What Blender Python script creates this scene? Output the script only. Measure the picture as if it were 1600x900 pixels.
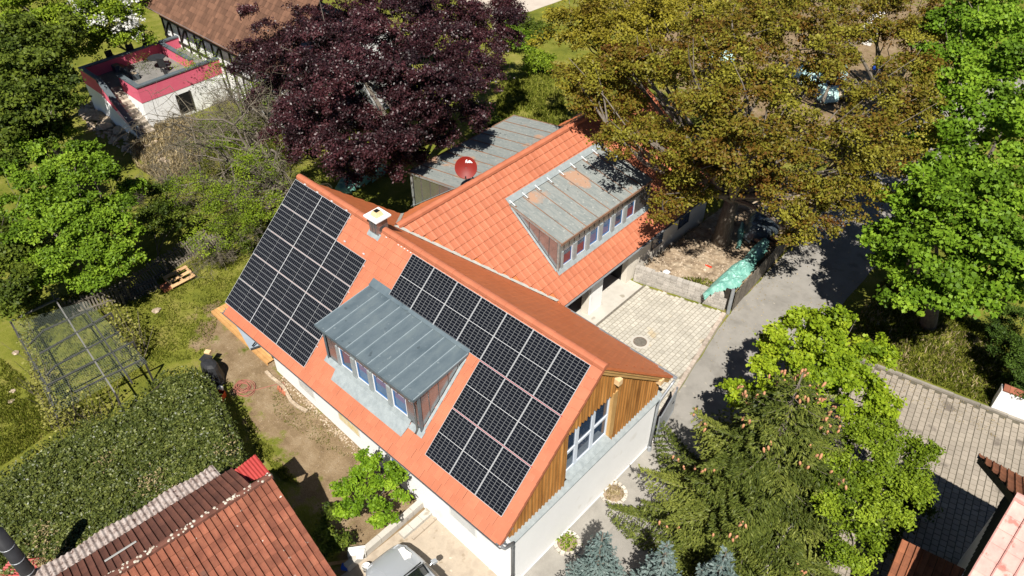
import bpy, math, random
import numpy as np
from mathutils import Vector, Matrix, noise as mnoise
rnd = random.Random(7); rng = np.random.default_rng(7)
scene = bpy.context.scene
for o in list(bpy.data.objects): bpy.data.objects.remove(o)
# ---------------------------------------------------------------- camera, sky, sun, exposure
CAM = np.array([23.9, -13.495, 24.595]); FPX, PITCH, YAW = 1208.476, 0.716, -0.743
cd = bpy.data.cameras.new('camera'); co = bpy.data.objects.new('camera', cd); scene.collection.objects.link(co)
co.location = CAM; co.rotation_euler = (math.pi/2 - PITCH, 0, -YAW)
cd.sensor_width = 36; cd.lens = FPX/1600*36; cd.clip_start = 0.5; cd.clip_end = 3000
scene.camera = co
SUN = Vector((0.43, -0.58, 1.0)).normalized()
w = bpy.data.worlds.new('World'); scene.world = w; w.use_nodes = True
nt = w.node_tree; bg = nt.nodes['Background']; sky = nt.nodes.new('ShaderNodeTexSky')
sky.sky_type = 'NISHITA'; sky.sun_disc = False
sky.sun_elevation = math.asin(SUN.z); sky.sun_rotation = math.atan2(SUN.x, SUN.y)
nt.links.new(sky.outputs[0], bg.inputs[0]); bg.inputs[1].default_value = 0.05
sky.altitude = 2000; sky.air_density = 0.6; sky.dust_density = 0.2; sky.ozone_density = 1.5
sl = bpy.data.lights.new('sun', 'SUN'); sl.energy = 5.0; sl.angle = math.radians(0.5); sl.color = (1, 0.95, 0.87)
so = bpy.data.objects.new('sun', sl); scene.collection.objects.link(so)
so.rotation_euler = SUN.to_track_quat('Z', 'Y').to_euler(); so.location = (20, -30, 60)
scene.view_settings.view_transform = 'Standard'; scene.view_settings.look = 'None'
scene.view_settings.exposure = 0.68; scene.view_settings.gamma = 1
scene.cycles.max_bounces = 6; scene.cycles.diffuse_bounces = 2; scene.cycles.transparent_max_bounces = 8
# ---------------------------------------------------------------- survey helper: a line of sight met with a level plane
_F = np.array([math.sin(YAW)*math.cos(PITCH), math.cos(YAW)*math.cos(PITCH), -math.sin(PITCH)])
_R = np.array([math.cos(YAW), -math.sin(YAW), 0]); _U = np.cross(_R, _F)
def G(px, py, z=0.0):
    r = _F + _R*(px-800)/FPX - _U*(py-450)/FPX
    return CAM + r*((z-CAM[2])/r[2])
# ---------------------------------------------------------------- materials
MATS = {}
def mat(name, cols, scale=3.0, rough=0.8, bump=0.0, bscale=40.0, tone=0.0, metal=0.0, detail=6, stretch=None, spots=None, spec=0.3, coat=0.0):
    if name in MATS: return MATS[name]
    m = bpy.data.materials.new(name); m.use_nodes = True; n = m.node_tree; L = n.links
    b = n.nodes['Principled BSDF']; b.inputs['Roughness'].default_value = rough; b.inputs['Metallic'].default_value = metal
    b.inputs['Specular IOR Level'].default_value = spec; b.inputs['Coat Weight'].default_value = coat
    g = n.nodes.new('ShaderNodeNewGeometry'); vec = g.outputs['Position']
    if stretch:
        mp = n.nodes.new('ShaderNodeMapping'); mp.inputs['Scale'].default_value = stretch
        L.new(vec, mp.inputs['Vector']); vec = mp.outputs[0]
    nz = n.nodes.new('ShaderNodeTexNoise'); nz.inputs['Scale'].default_value = scale; nz.inputs['Detail'].default_value = detail
    nz.inputs['Roughness'].default_value = 0.65
    L.new(vec, nz.inputs['Vector'])
    cr = n.nodes.new('ShaderNodeValToRGB'); el = cr.color_ramp.elements
    k = len(cols)
    while len(el) < k: el.new(0.5)
    for i, c in enumerate(cols):
        el[i].position = 0.5 if k == 1 else 0.3 + 0.4*i/(k-1); el[i].color = (*c, 1)
    if k == 1: el[1].color = (*cols[0], 1)
    L.new(nz.outputs[0], cr.inputs[0]); col = cr.outputs[0]
    if spots:                                             # lichen, dirt: (colour, scale, threshold)
        for (sc, ss, th) in spots:
            n2 = n.nodes.new('ShaderNodeTexNoise'); n2.inputs['Scale'].default_value = ss; n2.inputs['Detail'].default_value = 5
            L.new(g.outputs['Position'], n2.inputs['Vector'])
            mr = n.nodes.new('ShaderNodeMapRange'); mr.inputs[1].default_value = th; mr.inputs[2].default_value = th+0.06
            L.new(n2.outputs[0], mr.inputs[0])
            mx = n.nodes.new('ShaderNodeMix'); mx.data_type = 'RGBA'
            L.new(mr.outputs[0], mx.inputs[0]); L.new(col, mx.inputs[6]); mx.inputs[7].default_value = (*sc, 1); col = mx.outputs[2]
    if tone:
        oi = n.nodes.new('ShaderNodeObjectInfo'); at = n.nodes.new('ShaderNodeAttribute'); at.attribute_name = 'tone'
        ad = n.nodes.new('ShaderNodeMath'); L.new(oi.outputs['Random'], ad.inputs[0]); L.new(at.outputs['Fac'], ad.inputs[1])
        fr = n.nodes.new('ShaderNodeMath'); fr.operation = 'FRACT'; L.new(ad.outputs[0], fr.inputs[0])
        mr = n.nodes.new('ShaderNodeMapRange'); mr.inputs[3].default_value = 1-tone; mr.inputs[4].default_value = 1+tone
        L.new(fr.outputs[0], mr.inputs[0])
        hs = n.nodes.new('ShaderNodeHueSaturation'); L.new(mr.outputs[0], hs.inputs['Value']); L.new(col, hs.inputs['Color']); col = hs.outputs[0]
    L.new(col, b.inputs['Base Color'])
    if bump:
        n3 = n.nodes.new('ShaderNodeTexNoise'); n3.inputs['Scale'].default_value = bscale; n3.inputs['Detail'].default_value = 4
        L.new(vec, n3.inputs['Vector'])
        bp = n.nodes.new('ShaderNodeBump'); bp.inputs['Strength'].default_value = bump; bp.inputs['Distance'].default_value = 0.03
        L.new(n3.outputs[0], bp.inputs['Height']); L.new(bp.outputs[0], b.inputs['Normal'])
    MATS[name] = m; return m
def leafmat(name, cols, rough=0.5, trans=0.3, spec=0.35):
    m = bpy.data.materials.new(name); m.use_nodes = True; n = m.node_tree; L = n.links
    b = n.nodes['Principled BSDF']; b.inputs['Roughness'].default_value = rough; b.inputs['Specular IOR Level'].default_value = spec
    at = n.nodes.new('ShaderNodeAttribute'); at.attribute_name = 'tone'
    cr = n.nodes.new('ShaderNodeValToRGB'); el = cr.color_ramp.elements
    while len(el) < len(cols): el.new(0.5)
    for i, c in enumerate(cols): el[i].position = i/(len(cols)-1); el[i].color = (*c, 1)
    L.new(at.outputs['Fac'], cr.inputs[0]); L.new(cr.outputs[0], b.inputs['Base Color'])
    t = n.nodes.new('ShaderNodeBsdfTranslucent'); L.new(cr.outputs[0], t.inputs[0])
    mx = n.nodes.new('ShaderNodeMixShader'); mx.inputs[0].default_value = trans
    L.new(b.outputs[0], mx.inputs[1]); L.new(t.outputs[0], mx.inputs[2]); L.new(mx.outputs[0], n.nodes['Material Output'].inputs[0])
    return m
ORANGE = ((0.405, 0.133, 0.070), (0.47, 0.162, 0.088))
M = dict(
 tile=mat('orange_clay', ORANGE, 1.2, 0.55, 0.12, 60, tone=0.07, spots=[((0.42, 0.145, 0.08), 2.2, 0.64), ((0.60, 0.27, 0.17), 9, 0.72)]),
 tile_back=mat('orange_clay_brightened', ((0.53, 0.155, 0.058), (0.60, 0.185, 0.072)), 1.2, 0.5, 0.1, 60, tone=0.05),  # clay brightened in colour to offset the weak sun on back slopes
 ridge=mat('orange_ridge', ORANGE, 2.0, 0.5, 0.1, 50, tone=0.05),
 oldtile=mat('old_red_tile', ((0.15, 0.05, 0.030), (0.215, 0.074, 0.043), (0.27, 0.10, 0.057)), 2.2, 0.85, 0.3, 50, tone=0.25, spots=[((0.60, 0.57, 0.50), 6.0, 0.69), ((0.15, 0.07, 0.05), 1.1, 0.63)]),
 darktile=mat('dull_brown_tile', ((0.095, 0.04, 0.03), (0.15, 0.06, 0.04)), 3, 0.85, 0.3, 50, tone=0.18),
 lichen=mat('mortar_lichen', ((0.20, 0.10, 0.07), (0.50, 0.46, 0.38), (0.62, 0.60, 0.52)), 7, 0.95, 0.5, 40),
 browntile=mat('brown_tile', ((0.115, 0.058, 0.036), (0.165, 0.085, 0.052)), 1.2, 0.85, 0.2, 40, tone=0.28),
 pinktile=mat('pink_tile', ((0.56, 0.27, 0.24), (0.66, 0.38, 0.33)), 3.2, 0.7, 0.2, 40, tone=0.06, spots=[((0.40, 0.16, 0.13), 3.0, 0.6), ((0.62, 0.46, 0.42), 9, 0.66)]),
 rusttile=mat('rust_tile', ((0.17, 0.062, 0.032), (0.27, 0.10, 0.046)), 4, 0.85, 0.3, 40, tone=0.2),
 zinc=mat('zinc_new', ((0.085, 0.118, 0.140), (0.118, 0.155, 0.178), (0.15, 0.19, 0.205)), 2.2, 0.5, 0.08, 20, metal=0.2, spec=0.4, stretch=(1, .45, 1), detail=9, spots=[((0.20, 0.24, 0.255), 6, 0.66), ((0.075, 0.10, 0.115), 3, 0.66)]),
 zincseam=mat('zinc_seam', ((0.26, 0.32, 0.35), (0.36, 0.42, 0.45)), 5, 0.45, metal=0.2),
 zincold=mat('zinc_weathered', ((0.15, 0.18, 0.18), (0.27, 0.285, 0.27), (0.20, 0.225, 0.22), (0.30, 0.31, 0.29)), 3.0, 0.65, 0.15, 30, metal=0.1, stretch=(.35, 1.8, 1), detail=10, spots=[((0.40, 0.25, 0.17), 0.62, 0.60), ((0.36, 0.37, 0.345), 9, 0.62), ((0.12, 0.13, 0.125), 5, 0.66)]),
 zincclad=mat('zinc_cladding', ((0.24, 0.25, 0.26), (0.31, 0.32, 0.33)), 2, 0.22, 0.03, 12, metal=0.75, spec=0.5),
 galv=mat('galvanised', ((0.30, 0.32, 0.34), (0.42, 0.44, 0.46)), 6, 0.4, 0, metal=0.5),
 darkgalv=mat('grey_gutter', ((0.16, 0.17, 0.18), (0.26, 0.27, 0.28)), 5, 0.45, 0, metal=0.4),
 flash=mat('lead_flashing', ((0.26, 0.295, 0.305), (0.37, 0.41, 0.415)), 5, 0.5, 0.15, 15, metal=0.2),
 lead=mat('valley_lead', ((0.38, 0.38, 0.34), (0.5, 0.5, 0.46)), 6, 0.6, 0.1, 30),
 rust=mat('rusty_seam', ((0.13, 0.11, 0.095), (0.22, 0.13, 0.085), (0.33, 0.17, 0.10)), 1.6, 0.9),
 render=mat('white_render', ((0.80, 0.80, 0.79), (0.84, 0.84, 0.83)), 1.2, 0.9, 0.08, 80, spots=[((0.74, 0.73, 0.70), 0.8, 0.63)]),
 cream=mat('cream_render', ((0.60, 0.55, 0.47), (0.68, 0.63, 0.55)), 1.5, 0.9, 0.05, 80),
 larch=mat('larch_boards', ((0.21, 0.088, 0.020), (0.36, 0.165, 0.042), (0.44, 0.22, 0.065)), 5, 0.7, 0.15, 30, tone=0.22, stretch=(1, 1, .12)),
 larchlight=mat('larch_beam', ((0.42, 0.24, 0.085), (0.56, 0.34, 0.13)), 5, 0.7, 0.1, 30, stretch=(1, .3, .3)),
 larchend=mat('beam_end_grain', ((0.62, 0.42, 0.22), (0.7, 0.5, 0.28)), 9, 0.8),
 white=mat('white_plastic', ((0.78, 0.79, 0.80),), 3, 0.35), bluewhite=mat('grey_blue_frame', ((0.60, 0.66, 0.74), (0.66, 0.71, 0.78)), 3, 0.4),
 bluefilm=mat('blue_frame', ((0.06, 0.15, 0.33), (0.08, 0.19, 0.40)), 3, 0.4),
 glass=mat('window_glass', ((0.02, 0.035, 0.07), (0.045, 0.075, 0.13)), 0.9, 0.04, spec=1.0),
 glassblue=mat('window_glass_sky', ((0.03, 0.085, 0.19), (0.06, 0.14, 0.28)), 0.8, 0.05, spec=1.0),
 redpane=mat('red_curtain', ((0.14, 0.022, 0.03), (0.2, 0.04, 0.045)), 4, 0.4, spec=0.6),
 black=mat('black_hole', ((0.006, 0.006, 0.006),), 3, 0.9), darkgrey=mat('dark_plastic', ((0.02, 0.021, 0.023), (0.035, 0.036, 0.04)), 4, 0.45),
 alu=mat('aluminium', ((0.46, 0.47, 0.48), (0.54, 0.55, 0.56)), 4, 0.4, metal=0.15),
 clampred=mat('rail_red', ((0.30, 0.035, 0.045),), 4, 0.6),
 dish=mat('red_dish', ((0.17, 0.012, 0.007), (0.20, 0.016, 0.01)), 2, 0.5, spec=0.25),
 letter=mat('white_print', ((0.8, 0.8, 0.8),), 2, 0.5),
 asphalt=mat('asphalt', ((0.19, 0.178, 0.158), (0.255, 0.24, 0.215), (0.29, 0.272, 0.245)), 0.9, 0.95, 0.25, 120, detail=10, spots=[((0.185, 0.172, 0.152), 0.6, 0.60), ((0.34, 0.31, 0.26), 3.5, 0.67), ((0.14, 0.13, 0.115), 11, 0.70)]),
 paver=mat('yard_paver', ((0.385, 0.36, 0.305), (0.485, 0.455, 0.39)), 1.1, 0.9, 0.2, 80, tone=0.10, spots=[((0.46, 0.38, 0.26), 0.8, 0.62)]),
 joint=mat('sand_joint', ((0.17, 0.15, 0.12), (0.26, 0.23, 0.18)), 6, 0.95, 0.3, 80),
 paver2=mat('drive_paver', ((0.265, 0.23, 0.185), (0.345, 0.30, 0.245)), 0.7, 0.9, 0.25, 80, tone=0.10, spots=[((0.17, 0.145, 0.12), 0.9, 0.6)]),
 joint2=mat('drive_joint', ((0.085, 0.075, 0.055), (0.13, 0.115, 0.085)), 6, 0.95, 0.3, 80),
 concrete=mat('concrete', ((0.40, 0.375, 0.33), (0.50, 0.47, 0.42)), 1.6, 0.95, 0.15, 60, detail=9, spots=[((0.30, 0.27, 0.22), 1.6, 0.63)]),
 dusty=mat('dusty_concrete', ((0.29, 0.235, 0.18), (0.40, 0.335, 0.26), (0.33, 0.275, 0.215)), 1.5, 0.95, 0.3, 60, detail=10, spots=[((0.52, 0.45, 0.35), 4, 0.64), ((0.25, 0.20, 0.14), 2, 0.64)]),
 stone=mat('wall_block', ((0.30, 0.275, 0.24), (0.44, 0.41, 0.37)), 3, 0.95, 0.4, 40, tone=0.15),
 rubble=mat('pale_rubble', ((0.22, 0.165, 0.11), (0.38, 0.30, 0.215), (0.52, 0.44, 0.34)), 6, 0.95, 0.5, 40, tone=0.2),
 soil=mat('rubble_soil', ((0.12, 0.085, 0.055), (0.28, 0.21, 0.14), (0.43, 0.35, 0.25)), 2.6, 0.95, 0.6, 30, detail=12),
 whitestone=mat('white_stone', ((0.62, 0.6, 0.56), (0.76, 0.74, 0.70)), 6, 0.9, 0.4, 30),
 tarp=mat('green_tarp', ((0.10, 0.29, 0.24), (0.17, 0.38, 0.32), (0.30, 0.51, 0.44)), 2.2, 0.45, 0.3, 14, spec=0.4),
 tarp2=mat('pale_teal_tarp', ((0.36, 0.58, 0.55), (0.55, 0.72, 0.69)), 2.2, 0.5, 0.3, 14),
 blacktarp=mat('black_tarp', ((0.018, 0.024, 0.028), (0.06, 0.075, 0.085)), 1.6, 0.3, 0.6, 9, spec=0.6),
 log=mat('log_end', ((0.30, 0.17, 0.10), (0.45, 0.28, 0.18)), 8, 0.9),
 redbar=mat('red_paint', ((0.55, 0.05, 0.02),), 2, 0.6),
 orangepl=mat('orange_crate', ((0.60, 0.085, 0.02), (0.66, 0.11, 0.03)), 4, 0.5),
 hose=mat('red_hose', ((0.26, 0.09, 0.07), (0.36, 0.15, 0.11)), 4, 0.6),
 pot=mat('terracotta', ((0.34, 0.11, 0.06), (0.44, 0.16, 0.09)), 5, 0.85),
 pallet=mat('pallet_wood', ((0.42, 0.25, 0.12), (0.58, 0.38, 0.20)), 4, 0.85, 0.2, 40, tone=0.15),
 deck=mat('deck_wood', ((0.46, 0.24, 0.085), (0.60, 0.34, 0.13)), 4, 0.75, 0.15, 40, tone=0.15),
 picket=mat('grey_picket', ((0.10, 0.085, 0.066), (0.20, 0.175, 0.14)), 6, 0.95, 0.3, 40, tone=0.25),
 cage=mat('cage_timber', ((0.035, 0.033, 0.032), (0.075, 0.07, 0.065)), 5, 0.9, tone=0.2), cagelight=mat('cage_rail', ((0.20, 0.19, 0.18),), 5, 0.8),
 net=mat('netting', ((0.20, 0.24, 0.20),), 4, 0.9),
 bark=mat('bark', ((0.085, 0.070, 0.056), (0.21, 0.18, 0.145)), 9, 0.95, 0.8, 18, stretch=(1, 1, .3)),
 barkpale=mat('pale_bark', ((0.16, 0.14, 0.11), (0.33, 0.295, 0.24)), 7, 0.95, 0.5, 20), 
 twig=mat('twig_bark', ((0.075, 0.062, 0.044), (0.19, 0.165, 0.12)), 5, 0.95),
 birch=mat('pale_trunk', ((0.34, 0.30, 0.25), (0.5, 0.46, 0.40)), 9, 0.9, 0.4, 30),
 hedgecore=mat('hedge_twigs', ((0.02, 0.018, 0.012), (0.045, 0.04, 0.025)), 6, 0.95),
 pinkwall=mat('pink_paint', ((0.62, 0.11, 0.175), (0.68, 0.14, 0.205)), 1.2, 0.85, 0.05, 60),
 coping=mat('slate_coping', ((0.075, 0.095, 0.105), (0.115, 0.135, 0.15)), 3, 0.5), terrfloor=mat('grey_terrace_floor', ((0.15, 0.145, 0.135), (0.21, 0.20, 0.185)), 1.5, 0.9, 0.1, 40),
 step=mat('stone_step', ((0.34, 0.29, 0.23), (0.46, 0.40, 0.33)), 4, 0.95, 0.3, 40, tone=0.15),
 timber=mat('black_beam', ((0.02, 0.016, 0.013), (0.04, 0.033, 0.027)), 6, 0.8),
 slate=mat('slate_cladding', ((0.028, 0.03, 0.032), (0.05, 0.053, 0.056)), 4, 0.6, tone=0.25),
 fibre=mat('corrugated_sheet', ((0.13, 0.085, 0.07), (0.36, 0.30, 0.27), (0.50, 0.44, 0.41)), 6, 0.95, 0.4, 30, spots=[((0.10, 0.055, 0.045), 5, 0.6)]),
 redsheet=mat('red_sheet', ((0.33, 0.04, 0.036), (0.40, 0.055, 0.048)), 3, 0.5), metalsheet=mat('bare_metal_strip', ((0.6, 0.6, 0.58),), 3, 0.4, metal=0.4),
 pipe=mat('black_pipe', ((0.022, 0.022, 0.024), (0.035, 0.035, 0.038)), 3, 0.4),
 gutter2=mat('black_gutter', ((0.012, 0.012, 0.012),), 3, 0.6),
 car=mat('silver_paint', ((0.46, 0.485, 0.51), (0.48, 0.505, 0.53)), 0.8, 0.3, metal=0.35, spec=0.5, coat=0.6),
 carglass=mat('car_glass', ((0.012, 0.014, 0.016),), 2, 0.05, spec=0.9), rubber=mat('rubber', ((0.015, 0.015, 0.015),), 2, 0.7), lamp=mat('lamp_lens', ((0.55, 0.57, 0.6),), 2, 0.1, spec=0.8),
 blue=mat('blue_plastic', ((0.02, 0.09, 0.5),), 2, 0.5), paleblue=mat('grey_awning', ((0.19, 0.23, 0.27), (0.25, 0.29, 0.33)), 2, 0.6),
 drygrass=mat('dry_grass', ((0.36, 0.27, 0.15), (0.5, 0.39, 0.24)), 5, 0.95), path=mat('light_path', ((0.42, 0.36, 0.30), (0.52, 0.46, 0.39)), 1, 0.95, 0.2, 40),
 cardboard=mat('pale_panel', ((0.66, 0.66, 0.63), (0.74, 0.74, 0.71)), 2, 0.6), yellowstain=mat('yellow_print', ((0.65, 0.48, 0.16), (0.72, 0.68, 0.55)), 5, 0.7),
 cone=mat('spruce_cone', ((0.42, 0.19, 0.095), (0.55, 0.28, 0.15)), 9, 0.8), iron=mat('manhole_iron', ((0.10, 0.09, 0.075), (0.2, 0.18, 0.15)), 9, 0.7, 0.4, 60),
)
LF = dict(
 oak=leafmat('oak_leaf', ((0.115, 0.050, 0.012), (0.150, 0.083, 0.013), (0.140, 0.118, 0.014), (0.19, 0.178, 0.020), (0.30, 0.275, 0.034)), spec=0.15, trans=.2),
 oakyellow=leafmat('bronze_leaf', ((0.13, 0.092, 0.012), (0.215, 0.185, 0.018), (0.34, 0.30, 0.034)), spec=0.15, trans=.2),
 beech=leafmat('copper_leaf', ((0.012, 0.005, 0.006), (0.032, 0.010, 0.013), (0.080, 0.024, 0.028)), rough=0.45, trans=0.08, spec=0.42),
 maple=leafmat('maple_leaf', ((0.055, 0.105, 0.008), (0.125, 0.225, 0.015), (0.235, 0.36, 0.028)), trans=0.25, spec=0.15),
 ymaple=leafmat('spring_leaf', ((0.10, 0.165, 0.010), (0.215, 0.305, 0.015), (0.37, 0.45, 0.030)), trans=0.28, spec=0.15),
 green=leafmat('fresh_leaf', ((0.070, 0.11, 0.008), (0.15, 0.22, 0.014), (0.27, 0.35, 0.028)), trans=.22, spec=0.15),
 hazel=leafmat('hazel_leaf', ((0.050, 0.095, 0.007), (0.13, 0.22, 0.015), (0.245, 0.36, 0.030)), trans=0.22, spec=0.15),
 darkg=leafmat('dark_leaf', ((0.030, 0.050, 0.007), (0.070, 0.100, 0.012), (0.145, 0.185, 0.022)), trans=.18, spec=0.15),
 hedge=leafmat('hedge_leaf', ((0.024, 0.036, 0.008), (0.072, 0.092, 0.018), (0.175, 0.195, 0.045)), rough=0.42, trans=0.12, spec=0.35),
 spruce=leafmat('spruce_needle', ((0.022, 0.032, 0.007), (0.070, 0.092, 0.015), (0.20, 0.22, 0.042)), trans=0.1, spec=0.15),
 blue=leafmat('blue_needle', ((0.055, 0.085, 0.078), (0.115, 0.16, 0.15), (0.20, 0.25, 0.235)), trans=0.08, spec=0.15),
 bush=leafmat('bush_leaf', ((0.07, 0.14, 0.008), (0.15, 0.26, 0.014), (0.27, 0.40, 0.028)), trans=0.25, spec=0.15),
 ivy=leafmat('yellowish_leaf', ((0.12, 0.12, 0.02), (0.24, 0.23, 0.05), (0.34, 0.33, 0.10)), spec=0.15),
 grass=leafmat('grass_blade', ((0.055, 0.075, 0.008), (0.15, 0.175, 0.018), (0.30, 0.30, 0.06)), spec=0.1),
 straw=leafmat('straw_blade', ((0.22, 0.17, 0.075), (0.38, 0.30, 0.16), (0.48, 0.40, 0.25)), spec=0.1),
 blossom=leafmat('white_blossom', ((0.6, 0.6, 0.56), (0.78, 0.78, 0.75)), spec=0.1),
 yew=leafmat('yew_needle', ((0.016, 0.032, 0.007), (0.045, 0.08, 0.012), (0.09, 0.145, 0.02)), trans=0.1, spec=0.1),
)
# solar cell sheet: dark cells with fine pale grid lines
def cellmat():
    m = bpy.data.materials.new('solar_cells'); m.use_nodes = True; n = m.node_tree; L = n.links; b = n.nodes['Principled BSDF']
    uv = n.nodes.new('ShaderNodeUVMap'); sp = n.nodes.new('ShaderNodeSeparateXYZ'); L.new(uv.outputs[0], sp.inputs[0])
    def line(sock, wdt):
        f = n.nodes.new('ShaderNodeMath'); f.operation = 'FRACT'; L.new(sock, f.inputs[0])
        s = n.nodes.new('ShaderNodeMath'); s.operation = 'SUBTRACT'; L.new(f.outputs[0], s.inputs[0]); s.inputs[1].default_value = 0.5
        a = n.nodes.new('ShaderNodeMath'); a.operation = 'ABSOLUTE'; L.new(s.outputs[0], a.inputs[0])
        g = n.nodes.new('ShaderNodeMath'); g.operation = 'GREATER_THAN'; L.new(a.outputs[0], g.inputs[0]); g.inputs[1].default_value = 0.5 - wdt
        return g.outputs[0]
    a = line(sp.outputs[0], 0.042); c = line(sp.outputs[1], 0.062)
    mx = n.nodes.new('ShaderNodeMath'); mx.operation = 'MAXIMUM'; L.new(a, mx.inputs[0]); L.new(c, mx.inputs[1])
    mc = n.nodes.new('ShaderNodeMix'); mc.data_type = 'RGBA'; L.new(mx.outputs[0], mc.inputs[0])
    g = n.nodes.new('ShaderNodeNewGeometry'); nz = n.nodes.new('ShaderNodeTexNoise'); nz.inputs['Scale'].default_value = 1.5; L.new(g.outputs['Position'], nz.inputs['Vector'])
    cr = n.nodes.new('ShaderNodeValToRGB'); cr.color_ramp.elements[0].color = (0.0035, 0.004, 0.006, 1); cr.color_ramp.elements[1].color = (0.007, 0.008, 0.013, 1)
    L.new(nz.outputs[0], cr.inputs[0]); L.new(cr.outputs[0], mc.inputs[6]); mc.inputs[7].default_value = (0.135, 0.14, 0.145, 1)
    L.new(mc.outputs[2], b.inputs['Base Color']); b.inputs['Roughness'].default_value = 0.14; b.inputs['Specular IOR Level'].default_value = 0.25
    return m
M['cells'] = cellmat()
# ---------------------------------------------------------------- mesh helpers
ORG = {}
def link(o): scene.collection.objects.link(o); return o
def tag(o, label=None, cat=None, group=None, kind='thing'):
    if label: o['label'] = label
    if cat: o['category'] = cat
    if group: o['group'] = group
    o['kind'] = kind; return o
def thing(name, label, cat, loc, group=None):
    o = link(bpy.data.objects.new(name, None)); o.empty_display_size = 0.2
    o.location = loc; ORG[o.name] = np.array(loc, float); return tag(o, label, cat, group)
class MB:
    def __init__(s): s.v = []; s.f = []; s.t = []; s.m = []
    def quad(s, *p, tone=0.0, m=0):
        i = len(s.v); s.v += [tuple(map(float, q)) for q in p]; s.f.append(tuple(range(i, i+len(p)))); s.t.append(tone); s.m.append(m)
    def hexa(s, P, tone=0.0, m=0):               # 8 corners: bottom ring 0-3, top ring 4-7
        i = len(s.v); s.v += [tuple(map(float, q)) for q in P]
        for f in ((3,2,1,0),(4,5,6,7),(0,1,5,4),(1,2,6,5),(2,3,7,6),(3,0,4,7)):
            s.f.append(tuple(i+k for k in f)); s.t.append(tone); s.m.append(m)
    def box(s, x0, x1, y0, y1, z0, z1, tone=0.0, m=0):
        s.hexa([(x0,y0,z0),(x1,y0,z0),(x1,y1,z0),(x0,y1,z0),(x0,y0,z1),(x1,y0,z1),(x1,y1,z1),(x0,y1,z1)], tone, m)
    def rbox(s, c, sx, sy, z0, z1, ang=0.0, tone=0.0, m=0):
        ca, sa = math.cos(ang), math.sin(ang); P = []
        for z in (z0, z1):
            for a, b in ((-.5,-.5),(.5,-.5),(.5,.5),(-.5,.5)):
                x, y = a*sx, b*sy; P.append((c[0]+x*ca-y*sa, c[1]+x*sa+y*ca, z))
        s.hexa(P, tone, m)
    def bar(s, p, q, w, h, up=(0,0,1), tone=0.0, m=0):
        p, q = np.array(p, float), np.array(q, float); d = q-p; d = d/np.linalg.norm(d); up = np.array(up, float)
        a = np.cross(d, up); 
        if np.linalg.norm(a) < 1e-4: a = np.cross(d, (1,0,0))
        a = a/np.linalg.norm(a); b = np.cross(a, d)
        P = [e + a*i*w/2 + b*j*h/2 for e in (p, q) for i, j in ((-1,-1),(1,-1),(1,1),(-1,1))]
        s.hexa(P, tone, m)
    def tube(s, path, rad, k=6, tone=0.0, m=0, cap=True):
        path = [np.array(p, float) for p in path]
        if np.isscalar(rad): rad = [rad]*len(path)
        base = len(s.v); n = len(path)
        for i, p in enumerate(path):
            d = path[min(i+1, n-1)] - path[max(i-1, 0)]; d = d/(np.linalg.norm(d)+1e-9)
            a = np.cross(d, (0,0,1)) if abs(d[2]) < .95 else np.cross(d, (1,0,0)); a /= np.linalg.norm(a); b = np.cross(d, a)
            for j in range(k):
                t = 2*math.pi*j/k; s.v.append(tuple(p + rad[i]*(math.cos(t)*a + math.sin(t)*b)))
        for i in range(n-1):
            for j in range(k):
                j2 = (j+1) % k; s.f.append((base+i*k+j, base+i*k+j2, base+(i+1)*k+j2, base+(i+1)*k+j)); s.t.append(tone); s.m.append(m)
        if cap:
            s.f.append(tuple(base+j for j in range(k))[::-1]); s.t.append(tone); s.m.append(m)
            s.f.append(tuple(base+(n-1)*k+j for j in range(k))); s.t.append(tone); s.m.append(m)
    def prism(s, poly, z0, z1, tone=0.0, m=0):     # poly: xy list; z may be callable
        n = len(poly); i = len(s.v)
        for z in (z0, z1):
            for p in poly: s.v.append((float(p[0]), float(p[1]), float(z)))
        s.f.append(tuple(i+k for k in range(n))[::-1]); s.f.append(tuple(i+n+k for k in range(n))); s.t += [tone]*2; s.m += [m]*2
        for k in range(n):
            k2 = (k+1) % n; s.f.append((i+k, i+k2, i+n+k2, i+n+k)); s.t.append(tone); s.m.append(m)
    def slab(s, pts, th, tone=0.0, m=0):           # planar polygon in space given thickness along its normal (downwards)
        P = [np.array(p, float) for p in pts]; nn = np.cross(P[1]-P[0], P[2]-P[0]); nn /= np.linalg.norm(nn)
        if nn[2] < 0: nn = -nn
        n = len(P); i = len(s.v)
        s.v += [tuple(p) for p in P] + [tuple(p-nn*th) for p in P]
        s.f.append(tuple(i+k for k in range(n))); s.f.append(tuple(i+n+k for k in range(n))[::-1]); s.t += [tone]*2; s.m += [m]*2
        for k in range(n):
            k2 = (k+1) % n; s.f.append((i+k, i+n+k, i+n+k2, i+k2)); s.t.append(tone); s.m.append(m)
    def lathe(s, c, prof, k=16, tone=0.0, m=0):    # profile (r, z)
        base = len(s.v)
        for r, z in prof:
            for j in range(k):
                t = 2*math.pi*j/k; s.v.append((c[0]+r*math.cos(t), c[1]+r*math.sin(t), c[2]+z))
        for i in range(len(prof)-1):
            for j in range(k):
                j2 = (j+1) % k; s.f.append((base+i*k+j, base+i*k+j2, base+(i+1)*k+j2, base+(i+1)*k+j)); s.t.append(tone); s.m.append(m)
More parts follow.
